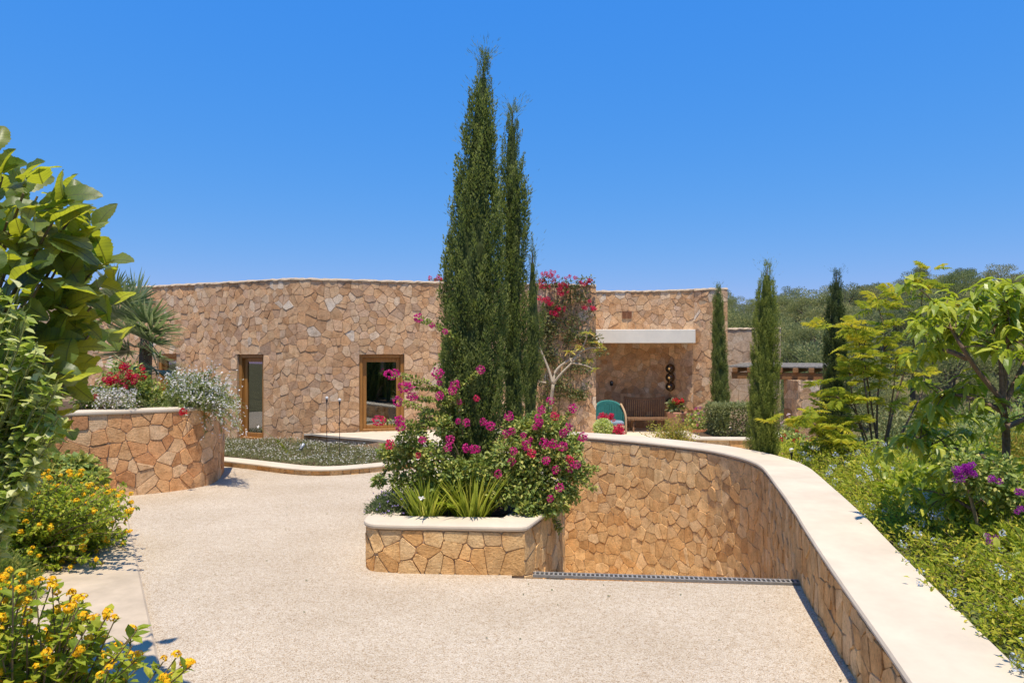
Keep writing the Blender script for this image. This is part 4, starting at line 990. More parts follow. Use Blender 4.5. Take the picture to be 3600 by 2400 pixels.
wands = [[(1378, 1315), (1450, 1328), (1520, 1350), (1600, 1420)], [(1425, 1360), (1500, 1362), (1580, 1375), (1640, 1440)], [(1450, 1393), (1510, 1405), (1560, 1412), (1620, 1460)], [(1400, 1410), (1460, 1425), (1535, 1450), (1600, 1500)],
         [(1335, 1478), (1405, 1486), (1470, 1490), (1540, 1480), (1600, 1540)], [(1470, 1117), (1520, 1140), (1575, 1165), (1608, 1215), (1612, 1340), (1600, 1480)], [(1690, 1298), (1640, 1345), (1600, 1390), (1590, 1500)],
         [(1540, 1310), (1560, 1370), (1600, 1480)], [(1600, 1355), (1610, 1420), (1630, 1540)], [(2015, 1435), (1980, 1480), (1920, 1560)], [(1935, 1408), (1920, 1470), (1900, 1560)], [(2050, 1537), (1990, 1560), (1930, 1620)],
         [(1905, 1440), (1890, 1520), (1870, 1600)], [(1370, 1562), (1420, 1580), (1500, 1610)], [(1790, 1462), (1770, 1520), (1740, 1600)], [(1970, 1870), (1940, 1830), (1890, 1760)], [(1985, 1640), (1960, 1790), (2000, 1790)], [(2110, 1650), (2060, 1640), (1990, 1620)], [(1975, 1860), (1935, 1800), (1900, 1740)], [(1320, 1700), (1345, 1660), (1400, 1620)], [(2095, 1720), (2040, 1690), (1980, 1650)]]
for k, wd in enumerate(wands):
    Y = 7.75 + 0.12 * (k % 4)
    C = curve([at(x, y, Y + 0.12 * q) for q, (x, y) in enumerate(wd)], 24); g.tube(C, np.linspace(0.004, 0.009, 24), 5)
    L = np.linalg.norm(np.diff(C, axis=0), axis=1).sum(); n = int(L * 330)
    P, D, tt = along(C, n); rd = nrm(np.cross(D, rdir(n)))
    f.leaves(leaf6(0.55), P + rd * 0.008, nrm(rd + D * -0.2 + rng.normal(size=(n, 3)) * 0.3), nrm(UPV + rng.normal(size=(n, 3)) * 0.5), rng.uniform(0.030, 0.052, n), rng.uniform(0.25, 1.0, n))
g.build('branches', M['twig'], t); f.build('foliage', M['boug_leaf'], t)
heads = [(1378, 1315), (1425, 1360), (1450, 1393), (1400, 1410), (1335, 1478), (1405, 1478), (1408, 1500), (1470, 1117), (1690, 1298), (1540, 1310), (1600, 1352), (1545, 1390), (1590, 1372), (1370, 1562), (1485, 1545), (1640, 1485), (1700, 1482), (1725, 1497), (1790, 1462), (1778, 1525), (1800, 1515), (1850, 1565), (1870, 1592),
         (1805, 1585), (1640, 1575), (1670, 1577), (1582, 1545), (1575, 1572), (1892, 1470), (1905, 1440), (1935, 1408), (1950, 1462), (2015, 1435), (1895, 1485), (2000, 1503), (1980, 1522), (2050, 1537), (1915, 1555), (1945, 1560), (1978, 1568), (2003, 1613), (2027, 1632), (1955, 1652), (2003, 1645), (1920, 1618), (1752, 1665), (1800, 1622), (1968, 1713),
         (1935, 1752), (1470, 1600), (1840, 1530), (1865, 1545), (1880, 1500), (1545, 1345), (1610, 1480), (1520, 1145), (1565, 1165), (1615, 1412), (1675, 1400)]
for k, (x, y) in enumerate(heads):
    Y = 7.62 + random.uniform(-0.05, 0.2) - (0.1 if y > 1560 else 0); s = random.choice((0.05, 0.055, 0.06)) * (1.15 if k < 12 else 1.0)
    if k >= 48: s *= 0.7
    o = head('flower_head', MAG[k % 3] if k % 9 != 4 else RED[k % 3], t, at(x, y, Y), s)
    if k in (0, 1, 2, 4): o.scale = (s * 1.35, s, s); o.rotation_euler = (0.4 * k, 0, 0.15)

# ------------------------------------------------------------------ lower plants in the planter
def grassy(name, label, cat, c, n, h, spread, mat, seed=0, group=None, w=0.028):
    global rng
    keep = rng; rng = np.random.default_rng(seed)
    t = thing(name, label, cat, c, group); f = Fol(); c = np.array(tuple(c))
    a = rng.random(n) * 6.28; o = np.stack([np.cos(a), np.sin(a), np.zeros(n)], 1); r = rng.random(n) ** 0.6
    P = c + o * (r * spread * 0.45)[:, None]; D = nrm(UPV + o * (r * 0.55)[:, None] + rng.normal(size=(n, 3)) * 0.14)
    tv, tf = blade_t(1.0, 0.22); S = h * rng.uniform(0.5, 1.1, n)
    V, F, k = inst((tv, tf), P, D, nrm(-o + UPV * 0.2 + rng.normal(size=(n, 3)) * 0.35), S, w * rng.uniform(0.6, 1.2, n))
    f.V.append(V); f.F.append(F); f.T.append(np.repeat(rng.random(n), k)); f.build('blades', mat, t); rng = keep
    return t
iris = [grassy('iris_clump', 'upright iris clump with one white bloom at the planter edge', 'iris', gp(1500, 1815, 0.47), 150, 0.52, 0.40, M['strap'], 1, None), grassy('iris_clump', 'spreading yellow-green iris clump at the middle of the planter edge', 'iris', gp(1660, 1812, 0.47), 190, 0.62, 0.46, M['strap'], 2, None),
        grassy('iris_clump', 'thin darker reedy clump behind the lavender mound in the planter', 'iris', gp(1560, 1765, 0.47), 70, 0.66, 0.45, M['lantana_leaf'], 3, None)]
fl = Fol(); c = np.array(at(1482, 1752, 7.35)); d = rdir(7); d[:, 2] = abs(d[:, 2]); fl.leaves(leaf6(0.7), np.tile(c, (7, 1)), d, rdir(7), 0.045, 0.9); fl.build('flower', M['white_petal'], iris[0])
t = thing('arum_plant', 'low plant with broad round leaves between the iris clumps', 'plant', gp(1590, 1818, 0.47))
for k in range(9):
    f = Fol(); b = np.array(gp(1545 + k * 11, 1812 + (k * 7) % 12, 0.47)); d = nrm(np.array([[random.uniform(-.5, .5), random.uniform(-.9, -.2), random.uniform(.1, .9)]])); p = b + [0, 0, 0.05 + 0.014 * (k * 5 % 9)]
    f.leaves(leaf6(1.05, 0.06), p[None], d, np.array([[0, -0.5, 0.8]]), 0.135, random.uniform(.3, .8)); f.leaves(blade_t(0.05), b[None], nrm(p - b)[None], np.array([[0, 1, 0.]]), np.linalg.norm(p - b), 0.4); f.build('leaf', M['lantana_leaf'], t)
def mound(name, label, cat, c, r, n, leaf, mat, fmat=None, nf=0, fs=0.012, group=None, tpl=None, up=0.9, seed=0, zmin=None, parts=4):
    """a low rounded plant of fine shoots, with tiny flowers"""
    global rng
    keep = rng; rng = np.random.default_rng(seed); t = thing(name, label, cat, (c[0], c[1], c[2]), group); f = Fol()
    cc = np.array(tuple(c)); r = np.array(r, float)
    for q in range(parts):
        o = rdir(1)[0] * r * 0.4; o[2] = abs(o[2]) * 0.5
        blob_leaves(f, cc + o, r * rng.uniform(0.55, 0.8), n // parts, leaf, tpl or leaf_t(0.3), up, 0.45, (0, 1), zmin=c[2] if zmin is None else zmin)
    f.build('foliage', mat, t)
    if fmat is not None and nf:
        fl = Fol(); d = rdir(nf); d[:, 2] = abs(d[:, 2]); P = cc + d * r * rng.uniform(0.85, 1.05, nf)[:, None]
        for q in range(3): fl.leaves(leaf_t(0.8), P, rdir(nf), nrm(d + rdir(nf) * .5), fs * rng.uniform(.7, 1.3, nf), rng.random(nf))
        fl.build('flowers', fmat, t, stuff=True)
    rng = keep; return t
mound('lavender_mound', 'grey-green lavender mound spilling over the planter corner', 'lavender', tuple(gp(1390, 1800, 0.47)), (0.36, 0.42, 0.30), 5200, 0.045, M['grey_leaf'], M['lilac'], 90, 0.016, seed=4)
mound('small_shrub', 'small fine-leaved shrub behind the iris in the planter', 'shrub', tuple(at(1485, 1720, 8.9) - Vector((0, 0, 0.1))), (0.34, 0.4, 0.34), 3600, 0.045, M['hedge'], M['palepink'], 40, 0.012, seed=5)
# ------------------------------------------------------------------ climbers and small tree on the house wall
rng = np.random.default_rng(77)
t = thing('climbing_bougainvillea', 'sparse pink-red bougainvillea trained up the house wall beside the porch', 'bougainvillea', (1.3, 18.4, 0))
f = Fol(); g = MB()
stems = [[(1905, 1480), (1925, 1300), (1930, 1150), (1915, 1000)], [(1960, 1480), (1975, 1320), (2000, 1180), (2040, 1050), (2070, 1000)], [(2007, 1460), (2007, 1250), (2007, 1010)], [(1930, 1250), (1990, 1300), (2050, 1280), (2080, 1230)], [(1915, 1400), (1980, 1370), (2040, 1400), (2060, 1350)], [(1910, 1180), (1960, 1130), (2050, 1120), (2085, 1080)]]
def onfac(px, py, d):
    u = FAC.u_px(min(px, 2090)); x, y = FAC.at(u, d); return np.array([(px - CX) / FPX * y, y, CAM_Z - (py - HY) / FPX * y])
for st in stems:
    C = curve([onfac(x, y, 0.08) for x, y in st], 20); g.tube(C, np.linspace(0.02, 0.006, 20), 5)
    n = 150; P, D, tt = along(C, n); d = rdir(n); d[:, 1] = -abs(d[:, 1]); f.leaves(leaf6(0.55), P + d * rng.uniform(0.02, 0.22, n)[:, None], d, rdir(n), rng.uniform(0.05, 0.09, n), rng.random(n))
for (x, y, rx, rz, n) in [(1930, 1150, 45, 60, 420), (1960, 1080, 40, 40, 200), (1925, 1250, 45, 60, 380), (1960, 1350, 60, 30, 260), (2030, 1390, 45, 22, 200), (1920, 1420, 30, 40, 160), (2010, 1180, 50, 40, 240), (2075, 1190, 45, 30, 260), (2030, 1040, 45, 30, 150), (2050, 1290, 40, 25, 130), (1990, 1000, 60, 20, 200), (2060, 985, 40, 16, 90), (2110, 1235, 30, 20, 90), (1920, 985, 40, 25, 120)]:
    c = onfac(x, y, 0.16); k = 18 / FPX; blob_leaves(f, c, (rx * k, 0.14, rz * k), n, 0.075, leaf6(0.55), 0.0, 0.1, (0, 1))
g.build('branches', M['twig'], t); f.build('foliage', M['dark_leaf'], t)
for k in range(64):
    x, y = random.choice([(1905, 985), (1930, 990), (1955, 975), (1985, 1000), (2040, 1000), (2065, 995), (1945, 965), (1910, 1000), (1970, 985), (2000, 975), (1980, 1020), (1955, 1092), (1960, 1100), (2070, 1083), (1910, 1055), (1925, 1060)])
    x += random.gauss(0, 13); y += random.gauss(0, 8); head('flower_head', RED[k % 3], t, onfac(x, min(y, 1110), 0.2) - np.array([0, 0.05, 0]), random.uniform(0.045, 0.08))
t = thing('roof_bougainvillea', 'little red bougainvillea tuft showing over the roof edge beside the cypresses', 'bougainvillea', (-1.9, 18.6, 4.2))
f = Fol(); c = np.array(at(1545, 988, 18.3)); blob_leaves(f, c, (0.35, 0.15, 0.08), 90, 0.07, leaf6(0.55), 0.4, 0.1); f.build('foliage', M['dark_leaf'], t)
for k in range(9): head('flower_head', RED[k % 3], t, at(1545 + random.gauss(0, 14), 982 + random.gauss(0, 7), 18.25), 0.06)

t = thing('frangipani_tree', 'small frangipani with bare pale forked branches and leaf rosettes by the wall', 'tree', (0.9, 16.6, 0)); g = MB(); Y = 16.6
def Q(x, y, d=0.0): return at(x, y, Y + d)
limbs = [([(1925, 1580), (1930, 1480), (1938, 1400), (1945, 1350)], .05, .04), ([(1945, 1350), (1930, 1300), (1905, 1240), (1885, 1200)], .035, .02), ([(1945, 1350), (1950, 1300), (2000, 1265), (2040, 1250)], .035, .025), ([(1945, 1350), (1965, 1320), (2010, 1275)], .03, .022), ([(2010, 1275), (2040, 1235), (2070, 1222), (2110, 1222)], .024, .014),
         ([(2030, 1250), (2055, 1210), (2065, 1175)], .022, .014), ([(2010, 1275), (2060, 1283), (2090, 1300)], .022, .014), ([(1920, 1345), (1890, 1340), (1870, 1350)], .02, .014), ([(2010, 1275), (2000, 1250), (2005, 1240)], .018, .013)]
for p, a, b in limbs: C = curve([Q(x, y, 0.1 * math.sin(x)) for x, y in p], 12); g.tube(C, np.linspace(a, b, 12), 7)
g.build('branches', M['pale_bark'], t, smooth=True)
for (x, y) in [(2112, 1220), (2066, 1172), (2092, 1300), (2040, 1222), (2090, 1205), (2005, 1238), (1872, 1320), (2075, 1265), (2100, 1235)]:
    f = Fol(); n = 13; c = np.array(Q(x, y, 0.1 * math.sin(x))); a = rng.random(n) * 6.28; d = np.stack([np.cos(a), np.sin(a), rng.uniform(-0.25, 0.8, n)], 1); f.leaves(leaf6(0.34, 0.08, 0.3), np.tile(c, (n, 1)), d, np.tile(UPV, (n, 1)), rng.uniform(0.14, 0.24, n), rng.random(n)); f.build('leaf_rosette', M['yellow_shrub'], t)

# ------------------------------------------------------------------ porch furniture and pots
ch = thing('wing_chair', 'teal barrel-back garden chair with pale wooden edge on the porch', 'chair', (2.85, 19.75, 0.012)); cx, cy = 2.80, 19.75
mb = MB(); n = 24; hw = 0.46; V = []
for k in range(n + 1):
    a = math.pi * k / n; x = -math.cos(a); zt = 0.50 + 0.46 * math.sin(a) ** 0.6
    V += [(cx + hw * x, cy + 0.30 * math.sin(a) - 0.05, 0.16), (cx + hw * x, cy + 0.34 * math.sin(a) - 0.05, zt), (cx + (hw - 0.055) * x, cy + 0.34 * math.sin(a) - 0.09, zt - 0.02), (cx + (hw - 0.055) * x, cy + 0.27 * math.sin(a) - 0.09, 0.16)]
i = np.arange(n)[:, None] * 4; j = np.arange(4)[None]; F = np.stack([i + j, i + 4 + j, i + 4 + (j + 1) % 4, i + (j + 1) % 4], -1).reshape(-1, 4)
mb.add(V, [F, np.array([[0, 1, 2, 3]]), np.array([[n * 4 + 3, n * 4 + 2, n * 4 + 1, n * 4]])]); sh = mb.build('backrest', M['teal'], ch, smooth=False)
fl = MB()
for k in range(3, n - 2):                                # upholstery flutes inside the barrel
    a = math.pi * (k + 0.5) / n; x = -math.cos(a); zt = 0.42 + 0.45 * math.sin(a) ** 0.6
    fl.tube([(cx + 0.395 * x, cy + 0.27 * math.sin(a) - 0.10, 0.36), (cx + 0.395 * x, cy + 0.315 * math.sin(a) - 0.10, zt)], 0.026, 6)
fl.build('flutes', M['teal'], sh)
for s in (-1, 1):
    C = [(cx + s * 0.475, cy - 0.12, 0.02), (cx + s * 0.478, cy - 0.13, 0.35), (cx + s * 0.465, cy - 0.10, 0.62), (cx + s * 0.36, cy + 0.10, 0.86)]
    MB().tube(curve(C, 14), 0.032, 8).build('frame_edge', M['pale_wood'], ch, smooth=True)
MB().box((cx, cy - 0.08, 0.23), (0.82, 0.50, 0.10), bev=0.02).build('seat', M['pale_wood'], ch)
for sx in (-1, 1): MB().box((cx + sx * 0.36, cy + 0.15, 0.1), (0.05, 0.05, 0.18), bev=0.006).build('leg', M['pale_wood'], ch)
tag(MB().box((cx + 0.02, cy - 0.09, 0.335), (0.76, 0.46, 0.11), bev=0.035).build('seat_cushion', M['blue_grey']), 'flat grey-blue seat cushion lying on the teal porch chair', 'cushion')

b = thing('garden_bench', 'dark slatted wooden bench with a curved top rail on the porch', 'bench', (4.0, 20.5, 0.012)); bx0, bx1, by = 3.38, 4.62, 20.42
def back_y(x): return by + 0.20 - 0.10 * (1 - ((x - (bx0 + bx1) / 2) / 0.64) ** 2)
def rail_z(x): return 1.0 - 0.055 * math.sin((x - bx0) / (bx1 - bx0) * math.pi) 
xs = np.linspace(bx0, bx1, 13)
mb = MB()
for a, c in zip(xs[:-1], xs[1:]): mb.box(((a + c) / 2, back_y((a + c) / 2) + 0.05, rail_z((a + c) / 2)), (c - a + 0.004, 0.045, 0.07), math.atan2(back_y(c) - back_y(a), c - a), ry=-math.atan2(rail_z(c) - rail_z(a), c - a))
mb.build('top_rail', M['bench_wood'], b)
for x in np.linspace(bx0 + 0.06, bx1 - 0.06, 21): MB().box((x, back_y(x) + 0.02, 0.70), (0.034, 0.02, 0.56), rx=-0.12, bev=0.004).build('back_slat', M['bench_wood'], b)
for k in range(6): MB().box(((bx0 + bx1) / 2, by - 0.32 + k * 0.075, 0.43 - 0.004 * k), (bx1 - bx0, 0.06, 0.025), bev=0.005).build('seat_slat', M['bench_wood'], b)
MB().box(((bx0 + bx1) / 2, by - 0.36, 0.40), (bx1 - bx0 - 0.02, 0.03, 0.07), bev=0.005).build('apron', M['bench_wood'], b)
for x in (bx0 + 0.2, bx1 - 0.2):
    for s in (-1, 1): MB().box((x, by - 0.12 + s * 0.16, 0.205), (0.045, 0.04, 0.42), rx=s * 0.28, bev=0.005).build('leg', M['bench_wood'], b)
for x in (bx0 + 0.03, bx1 - 0.03): MB().box((x, by + 0.20, 0.5), (0.05, 0.05, 1.0), rx=-0.05, bev=0.006).build('back_post', M['bench_wood'], b)

def pot(name, label, c, prof, mat, group=None):
    t = thing(name, label, 'flower pot', c, group); MB().lathe(c, prof, 24).build('pot', mat, t, smooth=True)
    z = prof[-2][1] - 0.04; MB().lathe((c[0], c[1], c[2] + z), [(prof[-3][0] * 0.85, 0), (0.01, 0.005)], 16).build('soil', M['soil'], t); return t
c = (4.66, 19.3, 0.012)
t = pot('tall_pot', 'tall tapered terracotta pot of red flowers with dark glossy leaves on the porch', c, [(0.16, 0), (0.20, 0.08), (0.24, 0.35), (0.27, 0.58), (0.285, 0.62), (0.285, 0.67), (0.25, 0.67), (0.24, 0.6)], M['terracotta_pale'])
f = Fol(); blob_leaves(f, (c[0], c[1], 0.80), (0.26, 0.24, 0.22), 130, 0.13, leaf6(0.75), 0.4, 0.3); f.build('foliage', M['dark_leaf'], t)
for k in range(11): head('flower_head', CRIM[k % 2], t, (c[0] + random.gauss(0, .09), c[1] - .12 + random.gauss(0, .06), 0.98 + random.gauss(0, .035)), 0.055)
c = (5.06, 18.5, 0.012)
t = pot('round_pot', 'round orange terracotta pot of pink geraniums beside the porch pier', c, [(0.14, 0), (0.19, 0.05), (0.225, 0.2), (0.24, 0.25), (0.245, 0.28), (0.215, 0.28), (0.2, 0.22)], M['terracotta'])
f = Fol(); blob_leaves(f, (c[0], c[1], 0.50), (0.38, 0.3, 0.28), 620, 0.06, leaf6(0.8), 0.4, 0.3); f.build('foliage', M['boug_leaf'], t)
for k in range(16): head('flower_head', PUR[k % 2] if k % 3 else MAG[k % 3], t, (c[0] + random.gauss(0, .24), c[1] - .15 + random.gauss(0, .1), 0.62 + random.gauss(0, .12)), 0.035)
t = mound('porch_shrub', 'loose dark shrub with reddish leaves between the two terracotta pots', 'shrub', (4.85, 18.95, 0.02), (0.30, 0.3, 0.62), 700, 0.07, M['dark_leaf'], M['red'], 25, 0.03, seed=9)
f = Fol(); mound('wall_shrub', 'thin leafy shrub climbing the foot of the porch pier', 'shrub', (5.55, 19.15, 0.02), (0.25, 0.2, 0.85), 420, 0.055, M['boug_leaf'], seed=10)

# sprawling yellow shrub and clipped ball behind the limestone cap
t = thing('golden_shrub', 'bright yellow-green shrub with arching sprays behind the limestone cap', 'shrub', (3.45, 14.3, 0.012)); f = Fol(); g = MB(); b = np.array([3.45, 14.3, 0.0])
for k in range(58):
    px, py = 2355 + random.gauss(0, 46), random.uniform(1455, 1545); py += abs(px - 2355) * 0.12 if 2310 < px < 2380 else 0
    e = np.array(at(px, py, 14.3 + random.uniform(-.3, .3))); C = curve([b + rdir(1)[0] * 0.1, (b + e) / 2 + [0, 0, .15], e], 10); g.tube(C, np.linspace(.008, .002, 10), 4)
    n = 70; P, D, tt = along(C, n, 0.3, 1.0); d = rdir(n); f.leaves(leaf_t(0.5), P + d * 0.03, nrm(d + D * 0.4), rdir(n), rng.uniform(.03, .055, n), rng.random(n))
g.build('branches', M['twig'], t); f.build('foliage', M['yellow_shrub'], t)
t = mound('clipped_ball', 'clipped round pale-green bush behind the cap near the teal chair', 'bush', (2.07, 15.4, 0.42), (0.24, 0.24, 0.24), 100, 0.04, M['hedge'], seed=12)
f = Fol(); blob_leaves(f, at(2120, 1505, 15.2), 0.20, 1500, 0.045, leaf6(0.7), 0.4, 0.75, (0.4, 1)); f.build('dense_foliage', M['silver_leaf'], t)
for nm, lb, x, y, n, rx, rz in (('potted_bougainvillea', 'crimson bougainvillea blooms spilling right of the clipped ball bush', 2170, 1512, 26, 24, 16), ('potted_bougainvillea', 'crimson bougainvillea blooms behind the clipped ball bush before the chair', 2128, 1468, 26, 24, 11)):
    c = at(x, y, 15.7); t = thing(nm, lb, 'bougainvillea', (c.x, c.y, 0.012)); f = Fol(); blob_leaves(f, c, (0.15, 0.12, 0.1), 120, 0.05, leaf6(0.55), 0.2, 0.1); f.build('foliage', M['dark_leaf'], t); MB().tube([(c.x, c.y, 0.0), tuple(c)], 0.02, 6).build('stem', M['twig'], t)
    for k in range(n): head('flower_head', RED[k % 3], t, at(x + random.gauss(0, rx * .6), y + random.gauss(0, rz * .6), 15.6 + random.uniform(-.1, .1)), random.uniform(.04, .06))
f = Fol(); mound('low_shrub', 'dark low shrub beside the clipped ball at the house corner', 'shrub', (1.85, 15.8, 0.02), (0.3, 0.3, 0.45), 900, 0.05, M['boug_leaf'], seed=13)
# clipped hedge block
t = thing('clipped_hedge', 'clipped block of grey-green hedge inside the low curved wall', 'hedge', (5.35, 16.2, 0.4)); f = Fol(); n = 9000
P = np.array([5.35, 16.2, 0.75]) + rng.uniform(-1, 1, (n, 3)) * [0.62, 0.45, 0.36]; k = rng.integers(0, 3, n)
sgn = rng.choice([-1, 1], n); P[k == 2, 2] = 1.08; m = k == 1; P[m, 1] = 16.2 - 0.45 * np.where(sgn[m] > 0, 1, .6); m = k == 0; P[m, 0] = 5.35 + 0.62 * sgn[m]
P += rng.normal(size=(n, 3)) * 0.035; f.leaves(leaf6(0.6), P, nrm(rdir(n) + UPV * .3), nrm(UPV + rdir(n)), rng.uniform(.03, .06, n), rng.random(n)); f.build('foliage', M['hedge'], t)
g = MB()
for k in range(7): x = 4.9 + k * .15; g.tube(curve([(x, 16.1, .38), (x + random.uniform(-.1, .1), 16.1, .8)], 5), .014, 5)
g.build('stems', M['bark'], t)
mound('oleander', 'small pink-flowered oleander between the bright cypress and the pillar', 'oleander', (6.65, 16.4, 0.0), (0.32, 0.3, 0.85), 1300, 0.075, M['silver_leaf'], M['palepink'], 34, 0.05, seed=14)
for k, (x, y, Y) in enumerate(((2765, 1535, 13.6), (2800, 1548, 13.0))):
    c = at(x, y, Y); t = thing('geranium_clump', ('red geranium clump at the end of the low curved wall', 'small red geranium clump beside the path lights')[k], 'geranium', (c.x, c.y, 0.3)); f = Fol(); blob_leaves(f, (c.x, c.y, c.z - .08), (.28, .22, .22), 420, .06, leaf6(.8), .4, .3); f.build('foliage', M['boug_leaf'], t)
    for q in range(12): head('flower_head', CRIM[q % 2], t, (c.x + random.gauss(0, .15), c.y - .1, c.z + random.gauss(0, .07)), .04)

# ------------------------------------------------------------------ daisy bed, stake lamps, spotlight
rng = np.random.default_rng(5)
def in_poly(P, poly):
    x, y = P[:, 0], P[:, 1]; ins = np.zeros(len(P), bool); q = np.array(poly)
    for a, b in zip(q, np.roll(q, -1, 0)):
        c = ((a[1] > y) != (b[1] > y)) & (x < (b[0] - a[0]) * (y - a[1]) / (b[1] - a[1] + 1e-12) + a[0]); ins ^= c
    return ins
bedp = [tuple(BED.at(u, -0.30)) for u in np.linspace(0, BED.L, 50)] + [(-0.95, 14.5)] + [tuple(LED.at(u, 0.08)) for u in np.linspace(LED.L, 0, 40)] + [(-6.2, 17.2), (-9, 18.3)]
f = Fol(); n = 60000; P = np.column_stack([rng.uniform(-8.5, -0.9, n), rng.uniform(12.9, 18, n), np.zeros(n)]); P = P[in_poly(P, bedp)]; n = len(P)
hgt = 0.035 + 0.085 * (0.5 + 0.5 * np.sin(P[:, 0] * 2.1 + 1) * np.sin(P[:, 1] * 2.7)) + 0.015 * np.sin(P[:, 0] * 9) ; P[:, 2] = 0.09 + hgt * rng.random(n)
f.leaves(blade_t(0.16, 0.1), P, nrm(rdir(n) + UPV * 0.8), rdir(n), rng.uniform(.04, .08, n), rng.random(n))
tag(f.build('daisy_foliage', M['daisy_leaf']), 'fine grey-green foliage carpet of the daisy bed', 'foliage', kind='stuff')
k = rng.random(n) < 0.06; Pf = P[k].copy(); Pf[:, 2] = 0.09 + hgt[k] + rng.uniform(0.01, .05, k.sum()); nf = len(Pf); fl = Fol()
for q in range(3): fl.leaves(leaf_t(1.0, 0.1), Pf, nrm(rdir(nf) * [1, 1, .4]), nrm(UPV + rdir(nf) * .6), rng.uniform(.013, .022, nf), rng.uniform(.2, 1, nf))
tag(fl.build('daisy_flowers', M['white_petal']), 'tiny white daisies dotted over the bed by the house', 'daisies', kind='stuff')
for k, (x, yt, yb, Y) in enumerate(((1149, 1403, 1580, 15.0), (1194, 1410, 1583, 14.7))):
    a, b_ = at(x, yb, Y), at(x, yt, Y); t = thing('stake_lamp', ('thin black garden lamp stake with clear globe left of the window', 'thin black garden lamp stake with clear globe nearer the wide window')[k], 'lamp', (a.x, a.y, 0.09), 'stake lamps in the daisy bed')
    MB().tube([(a.x, a.y, 0.08), (a.x, a.y, b_.z)], 0.0075, 6).build('stake', M['black_metal'], t); MB().lathe((a.x, a.y, b_.z - 0.02), [(.013, -.06), (.02, -.02), (.022, .012), (.012, .014)], 10).build('socket', M['black_metal'], t)
    MB().lathe((a.x, a.y, b_.z + .028), [(.034 * math.sin(q) + 1e-4, -.036 * math.cos(q)) for q in np.linspace(.05, 3.09, 10)], 12).build('globe', M['opal'], t, smooth=True)
a = Vector((-4.72, 15.2, 0.1)); t = thing('spotlight', 'short grey tube spotlight tilted among the daisies', 'spotlight', a); MB().tube([a + Vector((0, 0, .06)), a + Vector((.075, .05, .21))], .036, 10).build('tube', M['grey_metal'], t, smooth=True); MB().tube([a, a + Vector((.02, .01, .1))], .012, 6).build('spike', M['black_metal'], t)
t = thing('white_gaura', 'lone leaning gaura stem with white tip above the daisies', 'plant', (-5.0, 14.6, .1)); C = curve([at(1020, 1605, 14.6), at(990, 1560, 14.6), at(950, 1530, 14.5), at(908, 1500, 14.5)], 16); MB().tube(C, np.linspace(.008, .003, 16), 5).build('stem', M['green_stem'], t)
f = Fol(); P, D, tt = along(C, 60, 0, .45); f.leaves(leaf_t(.3), P, nrm(D + rdir(60) * .6), rdir(60), .07, rng.random(60)); f.build('foliage', M['strap'], t); f = Fol(); P = np.tile(C[-1], (6, 1)); f.leaves(leaf_t(.8), P, rdir(6), rdir(6), .04, .9); f.build('flower', M['white_petal'], t)

# ------------------------------------------------------------------ planting of the tall left planter
rng = np.random.default_rng(6)
t = thing('gaura_plant', 'cloud of white gaura flowers arching over the tall planter rim', 'gaura', (-5.9, 12.2, 1.34)); f = Fol(); g = MB(); fl = Fol()
for k in range(300):
    b = np.array([-5.75 + random.gauss(0, .30), 12.15 + random.gauss(0, .28), 1.34])
    if k < 200: e = np.array(at(random.uniform(640, 865), random.gauss(1415, 50), 11.7 + random.uniform(-.3, .5)))
    else: e = np.array(at(random.uniform(570, 770), random.uniform(1290, 1410), 12 + random.uniform(-.4, .6)))
    if e[0] > -4.75: e[2] -= 0.12
    C = curve([b, (b + e) / 2 + [0, 0, .24], e], 12); g.tube(C, .0028, 3, cap=False)
    n = 40; P, D, tt = along(C, n, 0, .8); f.leaves(leaf_t(.22), P, nrm(D + rdir(n) * .8), rdir(n), rng.uniform(.04, .075, n), rng.random(n) * .8)
    n = 7; P, D, tt = along(C, n, .5, 1); P = P + rng.normal(size=(n, 3)) * .045
    for q in range(2): fl.leaves(leaf_t(1.0, .15), P, rdir(n), rdir(n), rng.uniform(.02, .034, n), rng.uniform(.3, 1, n))
for k in range(70):                                      # second drift hanging over the rim further left
    b = np.array([-6.5 + random.gauss(0, .2), 11.6 + random.gauss(0, .2), 1.34]); e = np.array(at(random.uniform(290, 480), random.uniform(1370, 1440), 11.1)); C = curve([b, (b + e) / 2 + [0, 0, .2], e], 10); g.tube(C, .0028, 3, cap=False)
    n = 9; P, D, tt = along(C, n, .5, 1); P = P + rng.normal(size=(n, 3)) * .03
    for q in range(2): fl.leaves(leaf_t(1.0, .15), P, rdir(n), rdir(n), rng.uniform(.016, .03, n), rng.random(n))
    n = 14; P, D, tt = along(C, n, 0, .9); f.leaves(leaf_t(.22), P, nrm(D + rdir(n) * .8), rdir(n), rng.uniform(.03, .06, n), rng.random(n))
g.build('stems', M['green_stem'], t); f.build('foliage', M['gaura_leaf'], t); o = fl.build('flowers', M['white_petal'], t, stuff=True)
t = thing('red_bougainvillea', 'crimson bougainvillea under the palm in the tall planter', 'bougainvillea', (-6.5, 12.4, 1.34)); f = Fol()
for (x, y, r) in [(440, 1320, 60), (400, 1350, 55), (480, 1350, 50), (520, 1380, 60), (350, 1400, 50), (440, 1400, 60), (560, 1410, 50), (300, 1400, 40)]: blob_leaves(f, at(x, y, 12.2), (r * .0051, .25, r * .0046), 420, .065, leaf6(.55), .4, .3)
f.build('foliage', M['boug_leaf'], t)
for k in range(52):
    x, y = random.choice([(440, 1290), (460, 1320), (470, 1325), (500, 1305), (375, 1325), (385, 1335), (410, 1325), (280, 1370), (290, 1380), (645, 1435), (440, 1355), (330, 1395)]); head('flower_head', (RED + CRIM)[k % 5], t, at(x + random.gauss(0, 9), y + random.gauss(0, 9), 11.85 if x != 645 else 11.2), random.uniform(.035, .06))
